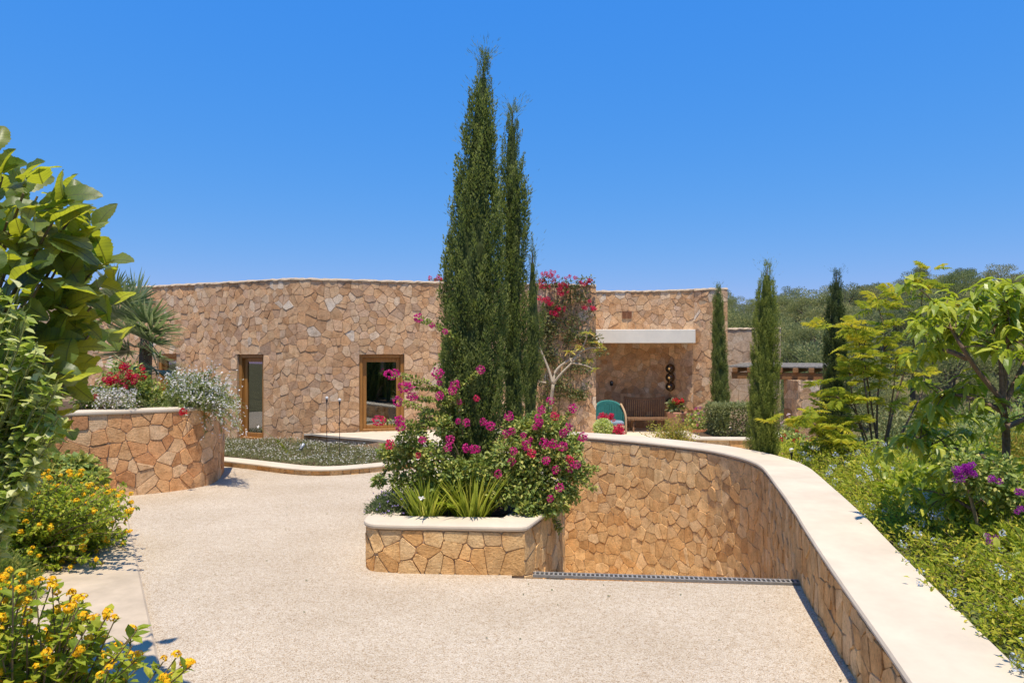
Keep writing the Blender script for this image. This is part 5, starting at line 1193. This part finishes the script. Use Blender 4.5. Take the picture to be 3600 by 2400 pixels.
# fan palm
t = thing('fan_palm', 'low fan palm with stiff spiky leaves growing behind the tall planter', 'palm', (-7.2, 13.3, 1.34)); Y0 = 13.2
MB().tube(curve([(-7.2, 13.4, 1.3), (-7.15, 13.3, 2.2), (-7.1, 13.3, 2.7)], 8), .12, 8).build('trunk', M['bark'], t)
fans = [(460, 1080, 1.1, .9), (520, 1120, 1, .6), (420, 1050, .9, 1.2), (540, 1200, .9, .1), (570, 1260, .95, -.3), (500, 1280, .9, -.7), (450, 1150, .9, .7), (480, 1220, .8, 0), (400, 1000, .8, 1.3), (390, 1180, .9, .9), (540, 1160, 1, .4), (560, 1310, .7, -.9), (350, 1100, 1, 1.5), (480, 1040, .9, .9), (430, 1240, .9, .2), (520, 1240, .9, 0), (460, 1300, .8, -.5), (400, 1100, 1, .8), (500, 1180, .9, .2)]
for k, (x, y, s, el) in enumerate(fans):
    h = np.array(at(x, y, Y0 + random.uniform(-.5, .5))); c = np.array([-7.1, 13.3, 2.6]); ax = nrm(h - c + np.array([.3, -.3, .15])); f = Fol(); n = 46; sp = np.linspace(-1.9, 1.9, n)
    side = nrm(np.cross(ax, UPV + np.array([.1 * k % .5, .4, 0]))); D = nrm(np.cos(sp)[:, None] * ax + np.sin(sp)[:, None] * side + rng.normal(size=(n, 3)) * .08); nn = np.cross(ax, side)
    f.leaves(blade_t(.075, .12), np.tile(h, (n, 1)) - ax * .12, D, np.tile(nn, (n, 1)), s * .74 * (1 - .12 * np.abs(sp)) * rng.uniform(.85, 1.1, n), rng.uniform(.1, 1, n)); f.leaves(blade_t(.03, 0), c[None], nrm(h - c)[None], UPV[None], np.linalg.norm(h - c), .4)
    f.build('fan_leaf', M['palm'], t)
mound('green_filler', 'fresh green low shrub filling the planter between palm and gaura', 'shrub', (-6.15, 12.6, 1.34), (.75, .5, .42), 3200, .055, M['lantana_leaf'], M['lilac'], 40, .022, seed=20)
# ------------------------------------------------------------------ left foreground: big-leaf tree, silver shrub, lantana
def big_leaf_mesh(seed):
    rr = np.random.default_rng(seed); ny_, nx_ = 19, 5; V = []; UV = []
    ph = rr.uniform(0, 6); droop = rr.uniform(0.15, 0.5); cup = rr.uniform(0.05, 0.22); asp = rr.uniform(0.62, 0.82)
    for i_ in range(ny_):
        y = i_ / (ny_ - 1); w = asp * 0.5 * (math.sin(math.pi * min(1, y ** 0.8 * 0.97 + 0.02)) ** 0.65); 
        for j_ in range(nx_):
            x = (j_ / (nx_ - 1) - 0.5) * 2; ww = w * (1 + (0.045 * (-1) ** i_ + rr.uniform(-.03, .03) if abs(x) == 1 else 0))
            V.append((x * ww, y, cup * abs(x) ** 1.4 * w * 2.2 - droop * y * y + 0.028 * math.sin(y * 13 + ph + x * 3) * abs(x))); UV.append((0.5 + x * 0.5 * ww / asp, y))
    F = [[i_ * nx_ + j_, i_ * nx_ + j_ + 1, (i_ + 1) * nx_ + j_ + 1, (i_ + 1) * nx_ + j_] for i_ in range(ny_ - 1) for j_ in range(nx_ - 1)]
    me = raw_mesh('leaf', V, F, M['bigleaf'], 0.5, True); uv = me.uv_layers.new(name='leaf'); li = np.zeros(len(me.loops), np.int32); me.loops.foreach_get('vertex_index', li)
    uv.data.foreach_set('uv', np.array(UV, np.float32)[li].reshape(-1)); return me
BL = [big_leaf_mesh(k) for k in range(6)]
from mathutils import Matrix
rng = np.random.default_rng(8); random.seed(8)
t = thing('broadleaf_tree', 'tree with huge toothed backlit leaves at the edge of the drive', 'tree', (-3.45, 3.95, 0.03)); g = MB(); Yt = 3.9
trunk = curve([(-3.45, 3.95, 0.0), (-3.36, 3.95, 1.2), (-3.24, 3.93, 2.1), (-3.14, 3.9, 3.0)], 16); g.tube(trunk, np.linspace(.09, .035, 16), 8)
tips = []
outline = [(20, 620), (60, 700), (110, 680), (170, 690), (250, 760), (310, 770), (340, 790), (300, 850), (370, 900), (400, 960), (350, 1000), (430, 1010), (250, 950), (150, 900), (80, 850), (40, 780), (180, 1000), (300, 1080), (400, 1080), (350, 1150), (260, 1180), (150, 1120), (60, 1000), (100, 1200), (210, 1250), (320, 1230), (390, 1180), (280, 1330), (200, 1380), (250, 1420), (130, 1320), (60, 1250), (20, 900), (10, 1100), (330, 1300), (180, 1480), (230, 1300), (100, 1420)]
for (x, y) in outline:
    e = np.array(at(x * .82 - 8, y, Yt + random.uniform(-.45, .40))); k = int(np.clip((e[2] - .4) / 3.2, .1, .95) * 15); b = trunk[max(1, k - 3)]
    g.tube(curve([b, b * .45 + e * .55 + [0, 0, .06], e], 9), np.linspace(.02, .006, 9), 5); tips.append((e, nrm(e - b)))
g.build('branches', M['twig'], t)
cnt = 0
for e, d in tips:
    for q in range(8):
        p = e + rng.normal(size=3) * [.07, .12, .08] - np.array([.05, 0, 0]); D = nrm(d * .5 + np.array([random.gauss(.08, .5), random.gauss(-.1, .5), random.gauss(.0, .55)])); U = nrm(np.array([random.gauss(0, .4), random.gauss(-.45, .4), .75])); X = nrm(np.cross(D, U)); Z = np.cross(X, D); s = random.uniform(.125, .225)
        o = link('leaf', BL[cnt % 6], t, (0, 0, 0)); mt = Matrix(((X[0], D[0], Z[0], 0), (X[1], D[1], Z[1], 0), (X[2], D[2], Z[2], 0), (0, 0, 0, 1)))
        o.rotation_euler = mt.to_euler(); o.scale = (s, s, s); o.location = Vector(p) - wloc(t); cnt += 1

t = thing('silver_shrub', 'light green shrub with small pointed leaves below the broadleaf tree', 'shrub', (-3.0, 3.5, 0.03)); f = Fol(); g = MB()
for k in range(170):
    py = random.uniform(1000, 1650); lim = np.interp(py, [1000, 1100, 1250, 1350, 1500, 1650], [70, 100, 170, 220, 220, 120]); px = lim - abs(random.gauss(0, 110))
    b = np.array([-3.0 + random.gauss(0, .10), 3.55, .05]); e = np.array(at(px, py, 3.4 + random.uniform(-.25, .25))); C = curve([b, b * .35 + e * .65 + [-.2, .05, .0], e], 14); g.tube(C, np.linspace(.012, .003, 14), 4)
    n = 30; P, D, tt = along(C, n, .6, 1.0); q = P[:, 2] > 1.3; P, D = P[q], D[q]; n = len(P)
    d = nrm(np.cross(D, rdir(n)) * 1.2 + D * .3 + UPV * .1); f.leaves(leaf6(.58, .12, .22), P, d, nrm(UPV + rdir(n) * .5), rng.uniform(.05, .085, n), rng.random(n))
g.build('branches', M['green_stem'], t); f.build('foliage', M['silver_leaf'], t)
t = thing('dark_creeper', 'dark glossy creeper at the foot of the tall planter behind the lantana', 'shrub', (-6.4, 10.4, .03)); f = Fol()
for (x, y, r) in [(120, 1640, 70), (200, 1640, 50), (280, 1640, 40), (50, 1620, 70), (330, 1680, 30)]: blob_leaves(f, at(x, y, 10.2), (r * .0045, .3, r * .0045), 260, .10, leaf6(.6), .3, .2)
f.build('foliage', M['boug_leaf'], t)
t = mound('needle_shrub', 'dark blue-green needle-leaved shrub among the yellow lantana', 'shrub', (-4.85, 6.2, .03), (.55, .6, .62), 9000, .085, M['boug_leaf'], seed=31, tpl=leaf_t(.10))

LAN = []
for k in range(3):
    rr = np.random.default_rng(60 + k); n = 34; d = nrm(rr.normal(size=(n, 3))); d[:, 2] = np.abs(d[:, 2]) * .9 + .05; P = d * .62; V, F, q = inst(leaf6(.95, .08, .1), P, nrm(np.cross(d, rr.normal(size=(n, 3)))), d, .48 * rr.uniform(.8, 1.2, n)); LAN.append(raw_mesh('flower_head', V, F, M['yellow'], np.repeat(rr.random(n), q)))
def lantana(label, base, region, nst, Yr, leaf, seed, hs, nleaf=44):
    global rng
    rng = np.random.default_rng(seed); random.seed(seed); t = thing('lantana_bush', label, 'lantana', base); f = Fol(); g = MB(); hd = []
    for k in range(nst):
        px, py = region(); Y = random.uniform(*Yr); e = np.array(at(px, py, Y))
        if e[2] < .08: e[2] = .08 + random.random() * .05
        b = np.array([min(base[0], e[0] - .1) + random.gauss(0, .25), base[1] * .4 + e[1] * .6, .05]); C = curve([b, b * .5 + e * .5 + [0, 0, .10], e], 12); g.tube(C, np.linspace(.007, .0025, 12), 4)
        n = nleaf; P, D, tt = along(C, n, .3, 1.0); d = nrm(np.cross(D, rdir(n)) + D * .35 + UPV * .15); f.leaves(leaf6(.58, .1, .2), P, d, nrm(UPV + rdir(n) * .45), leaf * rng.uniform(.6, 1.25, n), rng.random(n))
        hd.append((e, nrm(C[-1] - C[-2])))
    g.build('branches', M['twig'], t); f.build('foliage', M['lantana_leaf'], t)
    for k, (e, d) in enumerate(hd):
        if random.random() < hs[1]: head('flower_head', LAN[k % 3], t, e + np.array([0, 0, .012]), hs[0] * random.uniform(.75, 1.2), (random.gauss(.25, .4), random.gauss(0, .4), random.uniform(0, 6)))
    return t
def reg1():
    while True:
        x, y = random.uniform(-80, 500), random.uniform(1650, 2130)
        if x < np.interp(y, [1650, 1720, 1800, 1900, 1960, 2040, 2130], [330, 495, 485, 450, 390, 290, 200]): return x, y
def reg2():
    while True:
        x, y = random.uniform(-120, 690), random.uniform(2010, 2480)
        if x < np.interp(y, [2010, 2080, 2130, 2200, 2280, 2330, 2400, 2480], [120, 240, 330, 500, 540, 680, 690, 700]) and random.random() < (1 if x < 330 else .55): return x, y
lantana('wide yellow lantana bush spilling onto the limestone border of the drive', (-5.3, 7.6, .03), reg1, 640, (6.9, 8.6), .055, 71, (.040, .45))
lantana('larger-leaved yellow lantana in the close corner beside the drive', (-2.2, 2.9, .03), reg2, 210, (2.65, 3.2), .056, 72, (.027, .8), 36)

# ------------------------------------------------------------------ right garden: plumbago, trees
rng = np.random.default_rng(9); random.seed(9)
ur = [u for u in np.linspace(0, RW.L, 400) if 1.8 < RW.at(u)[1] < 10.9]
seg = np.array_split(np.array(ur), 7)
lbs = ['plumbago bush beside the globe path lights at the bend of the cap', 'plumbago bush under the feathery tree along the cap', 'pale blue plumbago bush just past the feathery tree', 'plumbago bush with many pale blue blooms in front of the purple bougainvillea', 'yellowish plumbago bush before the drooping-leaf tree', 'plumbago bush at the trunk of the drooping-leaf tree', 'plumbago bush overhanging the cap at the low end of the wall']
for k, us in enumerate(seg):
    c = RW.at(us[len(us) // 2], -1.1); t = thing('plumbago_bush', lbs[6 - k] if False else lbs[k], 'plumbago', (c[0], c[1], .43), 'plumbago hedge along the cap'); f = Fol(); g = MB()
    for q in range(230):
        u = random.choice(us) + random.uniform(-.1, .1); w = random.random() ** .8; d = -(.60 + w * 1.55); z = .43 + (.10 + .34 * math.sin(min(1, w * 1.6) * 1.57)) * random.uniform(.6, 1.2)
        if w < .12 and random.random() < .5: d += .10
        x, y = RW.at(u, d); e = np.array([x, y, z]); b = np.array([*RW.at(u + random.gauss(0, .15), d - .25), .43]); C = curve([b, (b + e) / 2 + [0, 0, .08], e], 8); g.tube(C, np.linspace(.005, .002, 8), 3, cap=False)
        n = 40; P, D, tt = along(C, n, .1, 1.0); P = P + rng.normal(size=(n, 3)) * .045; f.leaves(leaf_t(.42, .1, .12), P, nrm(rdir(n) + UPV * .5 + D * .5), nrm(UPV + rdir(n) * .6), rng.uniform(.035, .062, n), rng.random(n))
        if random.random() < .12: head('flower_head', BLU[q % 2], t, e + np.array([0, 0, .02]), random.uniform(.028, .045))
    g.build('branches', M['twig'], t); f.build('foliage', M['plumbago'], t)
# greenery filling the bed behind the hedge
fills = [('garden_shrub', 'rounded green shrub under the feathery tree', (6.2, 9.6, .43), (.9, .8, .8), 5200, .06, 'lantana_leaf'), ('garden_shrub', 'grey-leaved low shrub between plumbago and feathery tree', (5.2, 8.6, .43), (.6, .6, .45), 2600, .07, 'grey_leaf'), ('garden_shrub', 'broad light shrub behind the purple bougainvillea', (7.6, 8.2, .43), (1.2, 1, 1.0), 6500, .065, 'plumbago'),
         ('garden_shrub', 'dark dense shrub at the far side of the feathery tree', (8.0, 11.2, .43), (1.1, .9, 1.3), 5200, .07, 'boug_leaf'), ('garden_shrub', 'wispy yellow-green broom filling the slope behind the drooping tree', (8.6, 10.0, .43), (1.6, 1.2, 1.25), 9000, .11, 'yellow_shrub'), ('garden_shrub', 'low bright shrub at the bend behind the path lights', (5.2, 12.4, .35), (.8, .7, .45), 3000, .06, 'plumbago'),
         ('garden_shrub', 'leafy shrub at the foot of the drooping-leaf tree trunk', (4.9, 5.2, .43), (.75, .8, .42), 3600, .07, 'lantana_leaf'), ('garden_shrub', 'tall mixed shrub closing the garden beside the drooping tree', (6.6, 6.4, .43), (1.2, 1.0, .75), 5200, .07, 'lantana_leaf'), ('garden_shrub', 'green shrub on the slope beyond the pillar', (9.2, 15.2, .2), (1.3, 1.0, 1.2), 4600, .08, 'hedge'), ('garden_shrub', 'olive-green shrub at the far garden edge', (11.6, 14.0, .2), (1.8, 1.2, 1.6), 5600, .09, 'grey_leaf'), ('garden_shrub', 'deep green shrub under the hillside at the garden edge', (13.5, 16.5, .2), (2.4, 1.5, 1.6), 5600, .11, 'boug_leaf')]
fills += [('garden_shrub', 'broad-leaved shrub rising from the plumbago below the feathery tree', (4.75, 7.7, .43), (.62, .6, .72), 1500, .12, 'droop'), ('garden_shrub', 'bushy yellow-green shrub at the foot of the feathery tree stems', (5.1, 9.2, .43), (.7, .6, .72), 3400, .06, 'plumbago'),
          ('garden_shrub', 'broad-leaved shrub beside the purple bougainvillea and the forked trunk', (4.25, 5.4, .43), (.5, .5, .55), 1100, .10, 'droop')]
for k, (nm, lb, c, r, n, lf, mt) in enumerate(fills): mound(nm, lb, 'shrub', c, r, n, lf, M[mt], None, 0, seed=200 + k, tpl=leaf_t(.12) if 'broom' in lb else leaf6(.5), parts=7)
t = thing('purple_bougainvillea', 'purple bougainvillea flowering behind the drooping-leaf tree', 'bougainvillea', (4.1, 5.8, .43)); f = Fol()
for (x, y, r) in [(3390, 1640, 70), (3440, 1690, 60), (3540, 1720, 60), (3580, 1780, 50), (3500, 1650, 50)]: blob_leaves(f, at(x, y, 5.9), (r * .0026, .22, r * .0026), 320, .055, leaf6(.55), .3, .2)
f.build('foliage', M['boug_leaf'], t); MB().tube(curve([(4.1, 5.8, .4), (4.0, 5.9, .9), at(3390, 1650, 5.9)], 8), .015, 5).build('stem', M['twig'], t)
for k in range(40): x, y = random.choice([(3390, 1630), (3400, 1655), (3370, 1680), (3395, 1640), (3410, 1670), (3540, 1710), (3580, 1740), (3490, 1690), (3590, 1790), (3500, 1900), (3380, 1665)]); head('flower_head', PUR[k % 2], t, at(x + random.gauss(0, 13), y + random.gauss(0, 11), 5.45), random.uniform(.02, .034))

t = thing('feathery_tree', 'young multi-stemmed tree with feathery yellow-green fronds behind the plumbago', 'tree', (6.0, 11.2, .43)); g = MB(); f = Fol(); Yj = 11.2
def frond(c, d, L, tone):
    """twice-cut leaf: a drooping rachis with slim pinnae either side"""
    n = 9; s = np.linspace(.16, 1, n); d = nrm(d); sd = nrm(np.cross(d, UPV)); C = c + d * (s * L)[:, None] - UPV * (.34 * L * s ** 2)[:, None]
    dn = nrm(d - UPV * .5)
    for sg in (-1, 1): f.leaves(leaf_t(.21, .10, .25), C, nrm(sd * sg + dn * .55 + rng.normal(size=3) * .1)[None].repeat(n, 0) + rng.normal(size=(n, 3)) * .08, np.tile(UPV, (n, 1)), L * .36 * np.sin(np.pi * (s * .80 + .14)) + .012, np.clip(tone + rng.normal(size=n) * .12, 0, 1))
stems = [[(3080, 1660), (3060, 1500), (3040, 1350), (3020, 1200), (3005, 1150)], [(3090, 1660), (3080, 1450), (3095, 1300), (3120, 1180), (3080, 1060)], [(3100, 1660), (3130, 1480), (3170, 1330), (3230, 1180), (3245, 1010)], [(3110, 1660), (3180, 1500), (3260, 1350), (3300, 1200), (3330, 1120)], [(3075, 1660), (3000, 1560), (2920, 1510), (2860, 1480)], [(3070, 1660), (3010, 1450), (2990, 1360), (2985, 1290)], [(3085, 1660), (3040, 1560), (2900, 1500), (2800, 1490)], [(3100, 1660), (3060, 1400), (3040, 1280), (3030, 1200)], [(3105, 1660), (3200, 1560), (3290, 1480)], [(3090, 1660), (3140, 1400), (3150, 1260)], [(3080, 1660), (2960, 1540), (2870, 1580)], [(3095, 1660), (3010, 1450), (2990, 1420), (2950, 1400)]]
for k, st in enumerate(stems):
    C = curve([at(x, y, Yj + (random.uniform(-.7, .7) if q > 0 else 0)) for q, (x, y) in enumerate(st)], 20); g.tube(C, np.linspace(.021, .005, 20), 6)
    spots = [(C[-1], 10)] + [(C[q], 3) for q in (11, 14, 16, 18)]
    for c, m in spots:
        for q in range(m):
            a = random.random() * 6.28; frond(c + rng.normal(size=3) * .05, np.array([math.cos(a), math.sin(a), random.uniform(-.2, 1.3)]), random.uniform(.22, .42), random.uniform(.15, 1))
        for q in range(2 if m > 5 else 1):
            e = c + rdir(1)[0] * [.5, .5, .3]; e[2] = max(e[2], c[2]); g.tube(curve([c, (c + e) / 2 + [0, 0, .05], e], 6), np.linspace(.008, .003, 6), 4)
            for w in range(5): a = random.random() * 6.28; frond(e, np.array([math.cos(a), math.sin(a), random.uniform(.1, 1.2)]), random.uniform(.2, .38), random.uniform(.15, 1))
g.build('branches', M['bark'], t); f.build('foliage', M['jacaranda'], t)

t = thing('drooping_tree', 'small tree with drooping glossy leaves and a forked trunk beside the plumbago', 'tree', (4.48, 6.2, .43)); g = MB(); f = Fol(); Yd = 6.2
limbs = [[(3535, 2080), (3525, 1900), (3535, 1700), (3540, 1500), (3520, 1400)], [(3520, 1400), (3440, 1310), (3370, 1200), (3320, 1110), (3290, 1070)], [(3525, 1420), (3520, 1250), (3500, 1150), (3440, 1050)], [(3530, 1420), (3590, 1300), (3640, 1200), (3680, 1100)], [(3530, 1450), (3480, 1420), (3350, 1380), (3290, 1400)], [(3545, 1950), (3480, 1840), (3380, 1760), (3300, 1740)], [(3540, 1700), (3470, 1600), (3380, 1580), (3250, 1560), (3180, 1540)], [(3525, 1400), (3545, 1200), (3540, 1050)], [(3540, 1500), (3650, 1450), (3720, 1400)], [(3540, 1850), (3600, 1760), (3660, 1700)], [(3400, 1260), (3330, 1230), (3280, 1220)], [(3500, 1150), (3560, 1080), (3590, 1060)], [(3545, 1920), (3450, 1780), (3400, 1680), (3320, 1640)]]
tips = []
for k, st in enumerate(limbs):
    C = curve([at(x, y, Yd + (random.uniform(-.2, .7) if q > 1 else 0)) for q, (x, y) in enumerate(st)], 20); g.tube(C, np.linspace(.05 if k == 0 else .026, .03 if k == 0 else .006, 20), 7)
    if k == 0: continue
    for q in (11, 14, 16, 18, 19): tips.append(C[q])
    for q in range(9):
        c = C[random.randint(7, 18)]; e = c + rdir(1)[0] * [.32, .35, .22] + [0, 0, .06]; g.tube(curve([c, (c + e) / 2 + [0, 0, .04], e], 6), np.linspace(.008, .003, 6), 4); tips.append(e)
for c in tips:
    n = 11; a = rng.random(n) * 6.28; d = np.stack([np.cos(a), np.sin(a), rng.uniform(-.75, .35, n)], 1); V = leaf6(.40, .10, .45); f.leaves(V, c + rng.normal(size=(n, 3)) * .03, d, np.tile(UPV, (n, 1)) + rdir(n) * .3, rng.uniform(.11, .19, n), rng.random(n))
g.build('branches', M['bark'], t); f.build('foliage', M['droop'], t)

for k, (x, yt, Y) in enumerate(((2783, 1583, 11.9), (2847, 1577, 12.2))):
    c = at(x, yt, Y); t = thing('path_light', ('short black path light with white globe at the bend of the cap', 'short black path light with white globe deeper in the plumbago')[k], 'lamp', (c.x, c.y, .35), 'globe path lights'); MB().tube([(c.x, c.y, .3), (c.x, c.y, c.z - .03)], .012, 6).build('stake', M['black_metal'], t)
    MB().lathe((c.x, c.y, c.z - .05), [(.014, -.05), (.024, -.02), (.024, .01), (.014, .012)], 10).build('socket', M['black_metal'], t); MB().lathe((c.x, c.y, c.z), [(.045 * math.sin(q) + 1e-4, -.045 * math.cos(q)) for q in np.linspace(.05, 3.09, 10)], 12).build('globe', M['opal'], t, smooth=True)

# ------------------------------------------------------------------ pines on the hill and trees behind the drive
rng = np.random.default_rng(10); random.seed(10)
def pine_meshes(seed):
    global rng
    rng = np.random.default_rng(seed); g = MB(); H = rng.uniform(4.6, 6.2); tr = curve([(0, 0, -.4), (rng.normal() * .15, rng.normal() * .15, H * .5), (rng.normal() * .3, rng.normal() * .3, H * .9)], 8); g.tube(tr, np.linspace(.16, .05, 8), 6); f = Fol()
    for k in range(30):
        z = H * rng.uniform(.32, 1.0); w = 2.3 * math.sin(math.pi * min(.97, (z / H - .15) / .9)) ** .6 * rng.uniform(.45, 1); a = rng.random() * 6.28; c = np.array([math.cos(a) * w, math.sin(a) * w, z + rng.normal() * .2]); b = tr[int(np.clip(z / H * 6, 1, 7))]; g.tube([b, (b + c) / 2, c], [.04, .03, .015], 4)
        n = 260; d = rdir(n); P = c + d * np.array([.75, .75, .42]) * (rng.random(n) ** .45)[:, None]; f.leaves(leaf_t(.42, .1, .0), P, nrm(d + UPV * .6 + rdir(n) * .4), rdir(n), rng.uniform(.10, .19, n), np.clip(rng.random(n) * .8 + .2 * d[:, 2], 0, 1))
    tm = raw_mesh('trunk', np.concatenate(g.V), (lambda by: [np.concatenate(v) for v in by.values()])((lambda fs: {k: [q for q in fs if q.shape[1] == k] for k in {q.shape[1] for q in fs}})(g.F)), M['pine_bark'], .5)
    return tm, raw_mesh('crown', np.concatenate(f.V), np.concatenate(f.F), M['pine'], np.concatenate(f.T))
PM = [pine_meshes(300 + k) for k in range(6)]
rng = np.random.default_rng(12); random.seed(12)
pts = []; Y = 46.0
while Y < 152:
    sp = 3.5 + Y * .012; x = .25 * Y + random.uniform(0, sp)
    while x < .84 * Y:
        pts.append((x + random.gauss(0, .6), Y + random.gauss(0, .8))); x += sp * random.uniform(.85, 1.45)
    Y += sp * 1.35
random.shuffle(pts)
pts.sort(key=lambda p: 0 if .3 < p[0] / p[1] < .78 else 1)
pts = pts[:296]
for k, (x, y) in enumerate(pts):
    z = float(hill_z(x, y)); s = random.choice((.75, .95, 1.1, 1.25, 1.45)); t = thing('pine_tree', 'pine on the wooded hillside beyond the garden', 'pine', (x, y, z), 'pines on the hillside'); rz = random.random() * 6.28; q = random.randrange(6)
    for nm, me in zip(('trunk', 'crown'), PM[q]):
        o = link(nm, me, t, (x, y, z)); o.scale = (s, s, s * random.uniform(.9, 1.1)); o.rotation_euler = (0, 0, rz)
for k, (x, y, s) in enumerate(((-9, -11, 1.25), (-5.5, -12.5, 1.4), (-2, -11.5, 1.2), (1.5, -13, 1.5), (5, -12, 1.3), (9, -12.5, 1.3), (-13, -10, 1.3))):
    t = thing('pine_tree', 'pine standing behind the boundary wall across the drive', 'pine', (x, y, -.02), 'pines behind the boundary wall')
    for nm, me in zip(('trunk', 'crown'), PM[k % 6]): o = link(nm, me, t, (x, y, -.02)); o.scale = (s, s, s)

# a few fallen petals and dry leaves on the gravel
rng = np.random.default_rng(13); n = 70; P = np.column_stack([rng.uniform(-3.4, 2.4, n), rng.uniform(4.2, 11.5, n), np.full(n, .008)]); P = P[(P[:, 1] < 7) | (P[:, 0] < -1.9)]; n = len(P); f = Fol()
f.leaves(leaf6(.6, .15, .1), P, nrm(rng.normal(size=(n, 3)) * [1, 1, .15]), np.tile(UPV, (n, 1)), rng.uniform(.015, .035, n), rng.random(n)); tag(f.build('fallen_leaves', M['dark_leaf']), 'few dry fallen leaves scattered on the gravel', 'leaves', kind='stuff')
